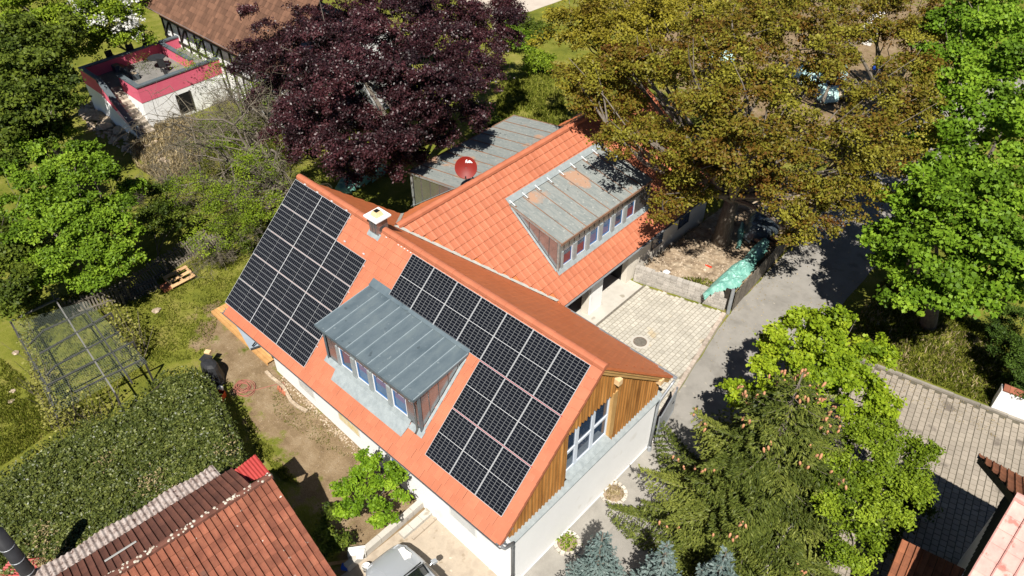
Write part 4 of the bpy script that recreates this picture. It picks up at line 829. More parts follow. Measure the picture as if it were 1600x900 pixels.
# left garden
tree('hazel_tree', 'bright green hazel beside the old picket fence', 'tree', (-10.2, -5.6, 0),
 LB([(110,245,4.4,1.3),(60,290,4.2,1.3),(150,280,4.6,1.3),(100,325,4.6,1.4),(170,335,4.2,1.2),(55,360,3.8,1.2),(120,390,3.8,1.2),(180,400,3.2,1.0),(80,420,3,1.0),(150,440,2.6,.9),(20,320,3.6,1.2),(205,300,3.2,.9),(90,210,3.8,.9),(15,270,4,1.2),(130,350,4.2,1.3),(60,410,3,1.1),(180,370,3.4,1.1),(45,240,4.2,1.1),(25,400,3,1.0)]), 1050, 60, .22, .125, 'hazel', tr=.16, fork=.12, twigs=2, aspect=.8)
tree('hazel_tree', 'darker leafy bush between hazel and the picket fence', 'shrub', (-9.6, -3.4, 0), LB([(240,330,2,.9),(258,352,1.8,.7),(285,335,1.6,.7),(250,300,2,.8)]), 120, 44, .22, .12, 'darkg', tr=.07, fork=.15)
tree('broadleaf_tree', 'dark green tree in the upper left corner', 'tree', (-22, -2.5, 0),
 LB([(40,110,6.5,2.0),(20,60,7,2.0),(75,120,6,1.5),(60,170,5.5,1.8),(20,190,5,1.8),(70,205,4,1.3),(70,60,6.6,1.9),(40,235,3.5,1.3),(5,140,6,2.0),(10,235,4.5,1.5),(50,150,6,1.8)]), 800, 58, .30, .19, 'darkg', tr=.3, twigs=2)
tree('broadleaf_tree', 'mid green tree left of the pink terrace', 'tree', (-27, -1.0, 0),
 LB([(100,50,6,1.6),(60,20,7,1.9),(135,60,4.6,1.1),(85,80,5,1.2),(20,10,7,1.8)]), 260, 58, .30, .18, 'green', tr=.25)
bt = tree('blossom_tree', 'tree with white blossom in front of the half timbered house', 'tree', (-30.5, 7.0, 0),
 LB([(175,30,5,1.8),(200,55,4,1.3),(150,20,5.5,1.6),(190,5,5.5,1.5),(165,60,4,1.3)]), 330, 52, .30, .17, 'green', tr=.2)
p, n_, t_ = crown_points(LB([(180,30,5.2,1.8),(200,50,4.2,1.3),(140,15,5.6,1.7)]), 130, 16, .22, inner=.15); leaves('blossom', p, n_, .16*(.7+.6*rng.random(len(p))), t_, LF['blossom'], bt, .9)
tree('broadleaf_tree', 'dark dense tree at the left edge above the fruit cage', 'tree', (-13.5, -8.8, 0), LB([(10,440,3.2,1.3),(0,380,3.8,1.4),(30,470,2,.9)]), 170, 50, .28, .16, 'darkg', tr=.2)
tree('wall_bush', 'round bright green bush at the white house wall', 'shrub', (9.25, -5.05, 0),
 LB([(580,735,2.1,.60),(548,758,1.7,.58),(608,752,1.9,.55),(575,785,1.5,.55),(622,737,1.7,.42),(545,795,1.0,.42),(600,800,1.0,.42),(572,715,2.3,.36),(530,765,1.4,.34),(628,775,1.1,.32),(535,790,.8,.3),(590,815,.6,.3)]), 190, 44, .12, .115, 'bush', bark='barkpale', tr=.05, fork=.2)
tree('shrub', 'small shaded shrub in the shadow of the old tiled shed', 'shrub', (8.9, -7.3, 0), LB([(520,800,.8,.4),(510,840,.9,.5),(535,850,.7,.4),(500,870,.8,.5)]), 80, 36, .14, .11, 'darkg', tr=.04, fork=.2)
for i, (px, py, z, r, lm, lab) in enumerate([(800,75,1.6,1.5,'hazel','bright green shrub beside the light garden path behind the beech'),(840,110,1.3,1.2,'green','light green low shrub on the lawn behind the oak'),(830,60,1.5,1.3,'darkg','dark shrub right of the light garden path'),(765,215,1.0,1.1,'darkg','shaded shrub behind the flat rear dormer')]):
    g = G(px, py, 0); tree('shrub', lab, 'shrub', tuple(g), [(g+np.array([dx*r*.6, dy*r*.6, z*.6]), r*.7) for dx, dy in ((0,0),(1,.2),(-.8,.5),(.2,-1))], 90, 44, .26, .15, lm, tr=.07, fork=.2)
tree('shrub', 'small leafy shrub growing against the right end of the picket fence', 'shrub', (*G(375,375)[:2], 0), LB([(360,350,1.3,.8),(385,370,1.2,.8),(345,390,.8,.6),(400,340,1.6,.8),(330,330,1.4,.7)]), 130, 40, .22, .10, 'darkg', tr=.05, fork=.2)
# yellowish shoots round the fruit cage
for poly, k, lab in (([(45,500),(60,560),(75,600),(100,640),(125,660),(70,655),(50,610),(30,530)], 700, 'yellowish climber along the left side of the fruit cage'), ([(150,470),(200,490),(225,520),(215,560),(180,540),(170,500)], 520, 'yellowish shrub at the right end of the fruit cage'), ([(60,640),(140,620),(190,600),(130,660),(80,690)], 420, 'yellowish shoots between the fruit cage and the hedge')):
    W = [tuple(G(a, b, .9)[:2]) for a, b in poly]; A = np.array(W); q = rng.random((k*6, 2))*(A.max(0)-A.min(0))+A.min(0); q = q[in_poly(q[:,0], q[:,1], W)][:k]
    z = .35+1.3*rng.random(len(q)); t = thing('climber', lab, 'climber', (A[:,0].mean(), A[:,1].mean(), 0))
    leaves('foliage', np.column_stack([q, z]), rng.normal(size=(len(q),3))*.5+np.array([0,0,1]), .11*(.7+.6*rng.random(len(q))), rng.random(len(q)), LF['ivy'], t, .8)
    m = MB()
    for i in range(34):
        a = q[rng.integers(len(q))]; b = a+rng.normal(size=2)*.4; m.tube([(a[0],a[1],0), ((a[0]+b[0])/2, (a[1]+b[1])/2, .7), (b[0],b[1],1.5)], [.018,.013,.005], 4, rnd.random())
    m.part('stem', M['twig'], t)
# bare walnut: bare limbs over the left garden
def bare_tree(name, label, base, h, spread, dirs, tr, material, seed, depth=4, density=1.0):
    r_ = np.random.default_rng(seed); t = thing(name, label, 'tree', tuple(base)); base = np.array(base, float)
    trunk = MB(); fk = base+np.array([spread[0]*.12, spread[1]*.12, h*.22]); trunk.tube([base+(0,0,-.1), base+(fk-base)*.5, fk], [tr*1.3, tr, tr*.85], 9); trunk.part('trunk', M[material[0]], t, smooth=True)
    big, fine = MB(), MB()
    def grow(p, d, ln, r, lev):
        n = 5; P = [p]; dd = d.copy()
        for i in range(n):
            dd = dd+r_.normal(size=3)*.22+np.array([0,0,.05 if lev < 2 else -.02]); dd /= np.linalg.norm(dd); P.append(P[-1]+dd*ln/n)
        (big if lev < 2 else fine).tube(P, list(np.linspace(r, r*.45, n+1)), 6 if lev < 2 else (4 if lev < 3 else 3), 0, 0, lev < 2)
        if lev < depth:
            for k in range(int((5 if lev < 2 else 4)*density+r_.random())):
                i = r_.integers(1, n+1); nd = (P[i]-P[i-1]); nd /= np.linalg.norm(nd); nd = nd+r_.normal(size=3)*.75; nd[2] *= .75; nd /= np.linalg.norm(nd)
                grow(P[i], nd, ln*(.5+.25*r_.random()), max(r*(.5-.07*(i < 3)), .007), lev+1)
    for d, ln in dirs:
        d = np.array(d, float); d /= np.linalg.norm(d); grow(fk, d, ln, tr*.55, 0)
    big.part('limbs', M[material[0]], t); fine.part('twigs', M[material[1]], t, kind='stuff'); return t
bare_tree('walnut_tree', 'bare grey limbed walnut tree spreading left of the solar roof', (-8.6, 4.2, 0), 5.8, (-1, -1), [((-.9,-.5,.45), 4.2), ((-.2,-1,.5), 4.0), ((-1,.4,.5), 4.0), ((-.6,-1,.35), 4.6), ((-.7,-.9,.7), 4.2), ((.2,-.7,.8), 3.2), ((-1,-.1,.3), 4.6)], .22, ('bark', 'twig'), 5, density=1.0)
bare_tree('walnut_tree', 'bare twiggy tree reaching over the pink terrace', (-15.5, 6.2, 0), 5.0, (-1, 0), [((-1,.1,.7), 3.0), ((-.8,-.6,.6), 2.8), ((-.6,.5,.9), 2.6), ((.1,-.6,.9), 2.6), ((-.2,.1,1), 2.6)], .17, ('bark', 'twig'), 11)
bare_tree('bare_shrub', 'tangled leafless grey shrub left of the bare walnut', (-13.6, -.6, 0), 2.4, (0, 0), [((-1,.2,.5), 1.7), ((.6,.6,.6), 1.6), ((-.2,-1,.5), 1.7), ((-.6,.8,.6), 1.7)], .07, ('twig', 'twig'), 17)
bare_tree('bare_shrub', 'leafless brown bush at the end of the picket fence', (-7.4, -.7, 0), 2.2, (0, 0), [((-1,.2,.6), 1.3), ((.6,.6,.7), 1.3), ((-.2,-1,.6), 1.3), ((.5,-.6,.7), 1.2)], .05, ('twig', 'twig'), 23)
for t_, lob in ((bpy.data.objects['walnut_tree'], [(330,230,3,1.6),(400,260,3.5,1.6),(360,310,3,1.5),(420,330,3,1.3),(300,300,2.6,1.4),(330,370,2,1.2),(450,230,4,1.2),(380,210,3,1.3)]), (bpy.data.objects['walnut_tree.001'], [(300,90,4,1.3),(350,110,4,1.2),(400,150,4,1.2)])):
    p, n_, tt_ = crown_points(LB(lob), 460 if t_.name == 'walnut_tree' else 90, 30, .3, inner=.8); leaves('young_leaves', p, n_, .085*(.6+.7*rng.random(len(p))), tt_, LF['green'], t_, .6)
# conifers
def conifer(name, label, base, h, r, lm, seed, z0=.5, whorl=.34, per=7, droop=.25, up=.25, ndl=.16, step=.045, top_r=.06, cones=0, tw=1.0, wid=.2, bark='bark'):
    r_ = np.random.default_rng(seed); base = np.array(base, float); t = thing(name, label, 'conifer', tuple(base))
    m = MB(); m.tube([base+(0,0,-.1), base+(0,0,h*.5), base+(0,0,h)], [top_r*2.8, top_r*1.6, .012], 8); m.part('trunk', M[bark], t, smooth=True)
    bm = MB(); Pn, Nn, Tn, Tt = [], [], [], []; conepos = []
    z = z0; k0 = 0
    def needles(P, tone, s):
        P = np.array(P)
        for a, b in zip(P[:-1], P[1:]):
            ln = np.linalg.norm(b-a); n = max(1, int(ln/step)); d = (b-a)/(ln+1e-9)
            for f in (np.arange(n)+r_.random(n)*.6)/n:
                for q in range(3):
                    sd = r_.normal(size=3); sd -= d*(sd@d); sd /= np.linalg.norm(sd)+1e-9
                    td = d*.85+sd*.55; Pn.append(a+(b-a)*f+td*s*.4); Tt.append(td); Nn.append(sd*.4+np.array([0,0,.8])+r_.normal(size=3)*.3); Tn.append(np.clip(tone+r_.normal()*.12, 0, 1))
    while z < h*.97:
        L0 = r*max(.05, (1-z/h))**.72
        for k in range(per):
            az = 2*math.pi*(k+r_.random()*.5)/per+k0; L = L0*(.75+.4*r_.random()); d = np.array([math.cos(az), math.sin(az), 0])
            zz = z+r_.normal()*.06; n = 6; P = []
            for i in range(n+1):
                u = i/n; P.append(base+np.array([0,0,zz])+d*L*u+np.array([0,0,L*(-droop*u*1.5+(droop+up)*u*u)]))
            bm.tube(P, list(np.linspace(max(.008, .02*L/r+.008), .004, n+1)), 4)
            tone = .5+r_.normal()*.13; needles(P[1:], tone+.1, ndl)
            side = np.cross(d, (0,0,1)); ns = int(L/.17*tw)
            for i in range(ns):
                u = .15+.85*(i+.5*r_.random())/ns; j = min(n-1, int(u*n)); p = P[j]+(P[j+1]-P[j])*(u*n-j)
                for s_ in (-1, 1):
                    l2 = L*.40*(1.08-u)+.10; e = p+side*s_*l2*.8+d*l2*.62+np.array([0,0,-l2*droop*.9+up*.15*l2]); mid = (p+e)/2+np.array([0,0,.03*l2])
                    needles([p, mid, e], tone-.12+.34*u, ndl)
                    if l2 > .45:
                        for v in (.35, .6, .82):
                            b = p+(e-p)*v; e2 = b+d*l2*.3+side*s_*l2*.08+np.array([0,0,-l2*droop*.35]); needles([b, e2], tone+.1, ndl)
            if cones and z > h*.3 and r_.random() < .55:
                for q in range(r_.integers(2, 5)): conepos.append(P[-1 if r_.random() < .6 else -2]+r_.normal(size=3)*np.array([.10,.10,.03])-np.array([0,0,.02]))
        k0 += 1.1; z += whorl*(.75+.5*r_.random())
    bm.part('branches', M[bark], t)
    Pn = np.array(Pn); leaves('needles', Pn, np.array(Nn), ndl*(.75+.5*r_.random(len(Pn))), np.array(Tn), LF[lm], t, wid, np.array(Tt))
    if cones:
        c = MB(); c.lathe((0,0,0), [(0,.03),(.028,0),(.036,-.05),(.026,-.12),(0,-.16)], 7); me = c.mesh('spruce_cone', M['cone'], smooth=True)
        for p in conepos[:cones]: copy_part(me, 'spruce_cone', t, Matrix.Translation(p) @ Matrix.Rotation(r_.normal()*.22, 4, 'X') @ Matrix.Rotation(r_.normal()*.22, 4, 'Y') @ Matrix.Scale(1.15, 4))
    return t
conifer('spruce_tree', 'large spruce hung with reddish brown cones beside the lane', (19.9, 2.9, 0), 8.6, 4.7, 'spruce', 3, z0=1.0, whorl=.58, per=7, droop=.36, up=.22, ndl=.14, step=.07, top_r=.09, cones=260, tw=.8, wid=.3)
for i, (px, py, h_, r_b, lab) in enumerate(((942,832,4.9,1.35,'blue spruce top at the bottom edge nearest the white gable wall'),(1043,850,4.7,1.25,'middle blue spruce top at the bottom edge, left of the big spruce'),(1135,862,4.4,1.2,'blue spruce top at the bottom edge below the cone bearing spruce'))):
    g = G(px, py, h_); conifer('blue_spruce', lab, (g[0], g[1], 0), h_, r_b, 'blue', 8+i, z0=.5, whorl=.34, per=6, droop=-.05, up=.30, ndl=.115, step=.05, top_r=.035, wid=.34)
m = MB(); b0 = G(1190, 905, 1.5); b1 = G(1212, 858, 2.6); m.tube([(b0[0], b0[1], -.05), b0, b1], [.14, .12, .10], 9); m.tube([b1, b1+np.array([.0,.0,.02])], [.10, .02], 9); b2 = G(1275,800,2.9); m.tube([b1-np.array([0,0,.1]), G(1235,822,2.9), b2, G(1350,770,3.0)], [.05,.035,.025,.01], 6); m.tube([G(1235,822,2.9), G(1250,826,2.7), G(1252,870,2.2)], [.02,.018,.01], 5)
m.solo('tree_stump', M['birch'], 'pale cut trunk with bare broken branches under the spruce', 'tree stump', smooth=True)
yw = thing('yew_tree', 'dark feathery yew at the right edge above the small white wall', 'conifer', (*G(1590,600)[:2], 0))
ylob = LB([(1600,560,2.0,.9),(1580,545,1.7,.7),(1605,500,2.4,1.0),(1585,598,.8,.55),(1615,600,1.4,.8),(1565,510,1.7,.6)])
p, n_, t_ = crown_points(ylob, 360, 46, .2, .4); leaves('needles', p, n_, .13*(.7+.6*rng.random(len(p))), t_, LF['yew'], yw, .35)
m = MB(); [limb(m, ORG[yw.name], c, .07, .02) for c, r in ylob]; m.part('trunk', M['bark'], yw)
# clipped hedge
hp = [tuple(G(a, b, 1.8)[:2]) for a, b in ((-60,790),(0,735),(60,690),(130,655),(190,632),(225,605),(258,575),(300,572),(322,585),(345,625),(372,690),(376,715),(345,738),(230,800),(150,850),(60,905),(-60,960))]
hedge = thing('hedge', 'broad clipped dark green hedge beside the old tiled shed', 'hedge', (np.mean([p[0] for p in hp]), np.mean([p[1] for p in hp]), 0))
A = np.array(hp); core = MB(); core.prism([tuple(A.mean(0)+(np.array(p)-A.mean(0))*.95) for p in hp], 0, 1.45); core.part('twigs', M['hedgecore'], hedge)  # solid dark core paints the hedge's shaded inside and hides the ground
q = rng.random((190000, 2))*(A.max(0)-A.min(0))+A.min(0); q = q[in_poly(q[:,0], q[:,1], hp)][:62000]
ed = poly_dist(q[:,0], q[:,1], hp); bump_ = np.array([mnoise.noise(Vector((a*.8, b*.8, 3)))*.16+mnoise.noise(Vector((a*2.6, b*2.6, 7)))*.14+mnoise.noise(Vector((a*6, b*6, 9)))*.07 for a, b in q])
zt = 1.72+bump_-.55*np.clip(1-ed/.5, 0, 1)**2; zz = zt-.25*rng.random(len(q))**2
leaves('foliage', np.column_stack([q, zz]), rng.normal(size=(len(q),3))*.55+np.array([0,0,.9]), .105*(.65+.7*rng.random(len(q))), np.clip(.5+bump_*1.2+rng.normal(size=len(q))*.22, 0, 1), LF['hedge'], hedge, .6)
pe = []
for i in range(len(hp)):
    a, b = np.array(hp[i]), np.array(hp[(i+1)%len(hp)]); n = int(np.linalg.norm(b-a)*650); f = rng.random((n,1)); s = a+(b-a)*f+rng.normal(size=(n,2))*.07; pe.append(np.column_stack([s, 1.75*rng.random(n)]))
pe = np.concatenate(pe); leaves('side_foliage', pe, rng.normal(size=(len(pe),3))*.7+np.array([0,0,.5]), .105*(.65+.7*rng.random(len(pe))), np.clip(.45+rng.normal(size=len(pe))*.22, 0, 1), LF['hedge'], hedge, .6)
dq = np.concatenate([G(px, py, 1.72)+rng.normal(size=(n, 3))*np.array([.28, .28, .07]) for px, py, n in ((235,755,160),(280,768,120),(70,835,150),(60,880,180),(100,870,150),(160,720,60),(350,700,60))])
leaves('dry_shoots', dq, rng.normal(size=dq.shape)*.5+np.array([0,0,.9]), .10*(.6+.7*rng.random(len(dq))), .2+.4*rng.random(len(dq)), LF['straw'], hedge, .5, kind='stuff')
# grass blades and dry tufts
def blades(name, poly, n, hgt, lm, label=None, width=.16, seed=0, soil=None, zz=0.0):
    A = np.array(poly); q = rng.random((n*4, 2))*(A.max(0)-A.min(0))+A.min(0); q = q[in_poly(q[:,0], q[:,1], poly)]
    v = np.array([mnoise.noise(Vector((a*.9+seed, b*.9, seed))) + .5*mnoise.noise(Vector((a*3+seed, b*3, seed))) for a, b in q]); q = q[v+rng.random(len(q))*.9 > .25][:n]
    h = hgt*(.5+rng.random(len(q))); tn = rng.normal(size=(len(q),3))*.45+np.array([0,0,1]); d = rng.normal(size=(len(q),3)); 
    pos = np.column_stack([q, zz+h*.32]); return leaves(name, pos, np.cross(tn, d), h, rng.random(len(q)), LF[lm], None, width, tn, kind='stuff')
blades('grass', PX([(0,560),(60,610),(110,650),(60,690),(0,730)]), 9000, .16, 'grass')
blades('grass', PX([(230,450),(340,380),(400,420),(345,480),(330,540),(310,560),(250,570),(200,500)]), 9000, .13, 'grass', seed=4)
blades('grass', PX([(380,640),(470,760),(440,750),(400,700)]), 2500, .12, 'grass', seed=8)
blades('grass', PX([(420,600),(640,720),(560,720),(500,700),(430,650)]), 1200, .10, 'grass', seed=31)
blades('grass', [(18.3,14.2),(19.9,14.45),(25,15.35),(24.6,20),(17.8,20)], 20000, .20, 'grass', seed=12)
blades('dry_grass', [(18.3,14.2),(19.9,14.45),(25,15.35),(24.6,19),(17.8,19)], 2200, .24, 'straw', seed=14)
blades('grass', PX([(770,230),(780,130),(870,110),(890,200)]), 8000, .3, 'grass', seed=18)
blades('grass', PX([(300,190),(460,170),(470,260),(330,330),(280,260)]), 9000, .26, 'grass', seed=22)
blades('dry_grass', PX([(200,200),(300,185),(330,230),(270,300),(210,260)]), 5000, .45, 'straw', seed=26)
blades('grass', PX([(20,480),(190,440),(260,560),(120,670)]), 8000, .16, 'grass', seed=28)
# ================================================================ old tiled shed, lower left
gar = thing('tiled_shed', 'old shed with mossy red brown pan tile roof and lichen covered ridge', 'shed', (8.5, -11, 0))
GA = np.array((8.30, -7.89, 3.9)); GB = np.array((8.30-.70, -7.89-8.2, 3.9)); GU = (GB-GA); GL = np.linalg.norm(GU); GU = GU/GL
gside = np.array((GU[1], -GU[0], 0)); gside = gside if gside[0] > 0 else -gside
gp_ = math.radians(27); GV = gside*math.cos(gp_)+np.array((0,0,-math.sin(gp_))); GN = gside*math.sin(gp_)+np.array((0,0,math.cos(gp_)))
gp2 = math.radians(26); GV2 = -gside*math.cos(gp2)+np.array((0,0,-math.sin(gp2))); GN2 = -gside*math.sin(gp2)+np.array((0,0,math.cos(gp2)))
m = MB(); m.slab([GA-GN*.04, GA+GV*5.2-GN*.04, GB+GV*5.2-GN*.04, GB-GN*.04], .1); m.slab([GA+GU*.7-GN2*.04, GA+GU*.7+GV2*1.95-GN2*.04, GB+GV2*1.95-GN2*.04, GB-GN2*.04], .1); m.part('roof_deck', M['timber'], gar)
tile_roof(gar, 'roof_tile', GA, GU, GV, GN, [(0, .02), (GL, .02), (GL, 5.0), (0, 5.0)], .212, .335, OLD(.212), .024, M['oldtile'], 300, None, 0, .0, lift=.045, v_off=.06)
tile_roof(gar, 'roof_tile', GA, GU, GV2, GN2, [(.62, .02), (GL, .02), (GL, 1.9), (.62, 1.9)], .212, .92, OLD(.212), .024, M['darktile'], 300, None, 0, .0, lift=.03, v_off=.06)
ridge_row(gar, GA+(0,0,.03), GB+(0,0,.03), 19, .115, M['darktile'])
m = MB()
for i in range(110):                                                    # lichen and mortar on the ridge
    u = rnd.uniform(0, GL); s = rnd.uniform(-.09, .09); c = GA+GU*u+gside*s+np.array((0,0,.10-abs(s)*.45)); r = rnd.uniform(.02, .06)
    m.lathe(c, [(r, 0), (r*.8, .018), (r*.3, .026), (0, .026)], 6)
m.part('lichen', M['lichen'], gar, kind='stuff')
m = MB(); m.prism([tuple((GA+GV*.4)[:2]), tuple((GA+GV*4.7)[:2]), tuple((GB+GV*4.7)[:2]), tuple((GB+GV*.4)[:2])], 0, .9); 
q0, q1 = GA+GU*.2+GV*.1, GA+GU*.2+GV*4.9
m.quad((q0[0],q0[1],0), (q1[0],q1[1],0), tuple(q1-(0,0,.14)), tuple(q0-(0,0,.14))); m.part('wall', M['render'], gar)
e0 = GA+GU*.7+GV2*1.98-np.array((0,0,.04)); e1 = GB+GV2*1.98-np.array((0,0,.04)); gutter(gar, e1, e0, .07, M['gutter2'])
m = MB(); k = GA+GU*4.1+GV2*.95+GN2*.08; m.bar(k, k+GU*.95-GV2*.02, .07, .03, up=GN2); m.part('metal_strip', M['metalsheet'], gar)
# corrugated lean-to sheets beside the shed gutter
lt = thing('lean_to_roof', 'weathered corrugated cement sheet lean-to between the hedge and the tiled shed', 'lean-to', tuple(GA+GV2*2.4-(0,0,2.9)))
m = MB(); nU = 300; L0, L1 = 1.0, GL
for i in range(nU):
    ua, ub = L0+(L1-L0)*i/nU, L0+(L1-L0)*(i+1)/nU; w_ = lambda u: .028*math.sin(u*2*math.pi/.175)
    A0 = GA+GU*ua+GV2*2.0; A1 = GA+GU*ub+GV2*2.0; o = -gside*(.86+.05*math.sin(ua*3))
    m.quad(A0+(0,0,w_(ua)-.14), A1+(0,0,w_(ub)-.14), A1+o+(0,0,w_(ub)-.30), A0+o+(0,0,w_(ua)-.30))
m.part('corrugated_sheet', M['fibre'], lt)
m = MB(); a = GA+GU*L0+GV2*2.05; b = GA+GU*L1+GV2*2.05; m.bar(a-(0,0,.35), b-(0,0,.35), .08, .10); m.bar(a-(0,0,.35)-gside*.55, b-(0,0,.35)-gside*.55, .06, .10); m.part('beam', M['timber'], lt)
for pts, z, lab in (([(366,735),(399,710),(422,737),(384,752)], 3.2, 'small red sheet roof at the ridge end of the tiled shed'), ([(-10,905),(15,876),(80,866),(76,905)], 1.75, 'red sheet roof in the bottom left corner beside the black pipe')):
    P = [G(a, b, z) for a, b in pts]; m = MB(); n = 14
    for i in range(n):
        f0, f1 = i/n, (i+1)/n; p = lambda f, q: P[0]*(1-f)*(1-q)+P[1]*f*(1-q)+P[2]*f*q+P[3]*(1-f)*q
        dz = .03*(i % 2); dz1 = .03*((i+1) % 2); m.quad(p(f0,0)+(0,0,dz), p(f1,0)+(0,0,dz1), p(f1,1)+(0,0,dz1-.12), p(f0,1)+(0,0,dz-.12))
    t = thing('sheet_roof', lab, 'roof sheet', tuple(np.mean(P, axis=0)-(0,0,z))); m.part('metal_sheet', M['redsheet'], t)
    m = MB(); [m.bar((q[0], q[1], 0), (q[0], q[1], z-.15), .08, .08, up=(1,0,0)) for q in P]; m.part('post', M['timber'], t)
pp = G(18, 862, 4.0); fl = thing('flue_pipe', 'tall black flue pipe rising in the bottom left corner', 'flue pipe', (pp[0], pp[1], 0))
m = MB(); m.tube([(pp[0], pp[1], 0), (pp[0], pp[1], 5.0)], .20, 18); m.part('pipe', M['pipe'], fl, smooth=True)
m = MB(); [m.lathe((pp[0], pp[1], z), [(.204,0),(.214,.01),(.214,.03),(.204,.04)], 18) for z in (2.9, 3.6, 4.3)]; m.part('pipe_band', M['galv'], fl)
# ================================================================ forecourt: car, step walls, stones
car = thing('silver_car', 'silver car with paper under its wiper parked by the white house wall', 'car', (13.2, -6.3, 0))
CX, CY, CA = 11.28, -6.32, math.radians(-4)
def cw(x, y, z): return (CX+x*math.cos(CA)-y*math.sin(CA), CY+x*math.sin(CA)+y*math.cos(CA), z)
# stations along the car: x, half width, sill z, belt z, roof z, roof half width
ST = [(0,.52,.32,.55,.56,.50),(.10,.70,.24,.62,.64,.62),(.32,.83,.22,.70,.76,.70),(.75,.875,.21,.78,.86,.74),(1.15,.89,.21,.83,.93,.74),(1.42,.89,.21,.87,.99,.72),(1.95,.89,.21,.90,1.30,.60),(2.35,.89,.21,.91,1.43,.56),(3.0,.89,.21,.92,1.46,.56),(3.6,.885,.21,.93,1.40,.55),(4.05,.87,.22,.94,1.14,.56),(4.3,.82,.26,.90,.96,.6),(4.38,.7,.32,.8,.82,.58)]
m = MB(); rings = []
for (x, hw, zs, zb, zr_, rw) in ST:
    rings.append([(x,-hw*.92,zs),(x,-hw,zs+.18),(x,-hw,zb-.08),(x,-hw*.96,zb),(x,-rw,zr_-.02 if zr_-zb > .12 else zr_-.01),(x,-rw*.5,zr_+.015),(x,0,zr_+.02),(x,rw*.5,zr_+.015),(x,rw,zr_-.02 if zr_-zb > .12 else zr_-.01),(x,hw*.96,zb),(x,hw,zb-.08),(x,hw,zs+.18),(x,hw*.92,zs)])
n = len(rings[0])
for R_ in rings: m.v += [cw(*p) for p in R_]
for i in range(len(rings)-1):
    for j in range(n):
        j2 = (j+1) % n; glass = (j in (3, 8) and 5 <= i <= 9) or (j in (4,5,6,7) and i in (5, 9))
        m.f.append((i*n+j, i*n+j2, (i+1)*n+j2, (i+1)*n+j)); m.t.append(0); m.m.append(1 if glass else 0)
m.f += [tuple(range(n))[::-1], tuple(range((len(rings)-1)*n, len(rings)*n))]; m.t += [0, 0]; m.m += [0, 0]
body = m.part('body', [M['car'], M['carglass']], car, smooth=True)
for s_ in (-1, 1):
    k = MB(); k.tube([cw(1.42, s_*.735, 1.005), cw(1.95, s_*.615, 1.31), cw(2.35, s_*.575, 1.435)], .028, 6); k.part('roof_pillar', M['car'], car, smooth=True)
    k = MB(); k.bar(cw(1.6, s_*.86, .93), cw(1.6, s_*1.0, .98), .05, .05); k.hexa([cw(1.52,s_*.95,.93),cw(1.70,s_*.95,.93),cw(1.72,s_*1.13,.95),cw(1.56,s_*1.13,.95),cw(1.53,s_*.95,1.08),cw(1.70,s_*.95,1.08),cw(1.71,s_*1.12,1.06),cw(1.58,s_*1.12,1.06)]); k.part('mirror', M['car'], car, bevel=.02)
    k = MB(); k.hexa([cw(.10,s_*.42,.56),cw(.06,s_*.62,.52),cw(.40,s_*.83,.60),cw(.34,s_*.58,.68),cw(.12,s_*.42,.665),cw(.10,s_*.64,.645),cw(.42,s_*.815,.735),cw(.38,s_*.60,.795)]); k.part('headlight', M['lamp'], car)
    for x_ in (.85, 3.45):
        k = MB(); c_ = cw(x_, s_*.80, .31); d_ = np.array(cw(x_, s_*.92, .31))-np.array(c_); k.tube([np.array(c_), np.array(c_)+d_], .31, 18); w_ = k.part('wheel', M['rubber'], car); k = MB(); k.tube([np.array(c_)+d_*1.02, np.array(c_)+d_*1.08], .20, 14); k.part('rim', M['alu'], w_)
for y_ in (-.55, .08):
    k = MB(); k.tube([cw(1.36, y_, 1.0), cw(1.40, y_+.30, 1.035), cw(1.46, y_+.62, 1.045)], .014, 5); k.part('wiper', M['rubber'], car)
k = MB(); k.tube([cw(1.34,-.70,.985), cw(1.36,-.3,1.015), cw(1.36,.3,1.015), cw(1.34,.70,.985)], .022, 5); k.part('cowl_trim', M['rubber'], car)
for y_ in (-.32, .32):
    k = MB(); k.tube([cw(.35,y_*1.5,.782), cw(.8,y_*1.2,.888), cw(1.3,y_*1.45,.972)], .006, 4); k.part('bonnet_crease', M['car'], car)
m = MB(); c = np.array(cw(.62, .52, .87)); 
for dx, dy, a_, s in ((0,0,.3,.30),(.14,.06,1.0,.2),(-.1,.08,.1,.16)):
    q = [(c[0]+dx+s*math.cos(a_+k*math.pi/2+.2*k), c[1]+dy+s*.55*math.sin(a_+k*math.pi/2), c[2]+.02+.03*rnd.random()-(dx)*-.2) for k in range(4)]; m.slab(q, .006)
m.solo('paper_sheet', M['whitestone'], 'crumpled white paper lying on the bonnet of the silver car', 'paper')
def block_wall(name, label, a, b, wdt, h, ln, material, cat='wall', courses=1, pname='stone', batter=0.0, cap=None):
    a, b = np.array(a, float), np.array(b, float); d = b-a; L_ = np.linalg.norm(d); d /= L_; s = np.array((-d[1], d[0])); ang = math.atan2(d[1], d[0]); t = thing(name, label, cat, (*((a+b)/2), 0))
    for c in range(courses):
        x = -(ln/2 if c % 2 else 0)
        while x < L_-.02:
            l = ln*rnd.uniform(.85, 1.15); x0, x1 = max(0, x), min(L_, x+l-.012)
            if x1-x0 > .05:
                p = a+d*(x0+x1)/2+s*(batter*c); m = MB(); m.rbox(p+s*rnd.uniform(-.01,.01), x1-x0, wdt, h*c/courses+.004, h*(c+1)/courses-.004+rnd.uniform(-.004,.004), ang+rnd.uniform(-.01,.01), rnd.random()); m.part(pname, material, t)
            x += l
    return t
block_wall('step_wall', 'low pale concrete edging wall between the bush bed and forecourt', (10.55,-7.3), (10.55,-3.75), .22, .32, .7, M['concrete'])
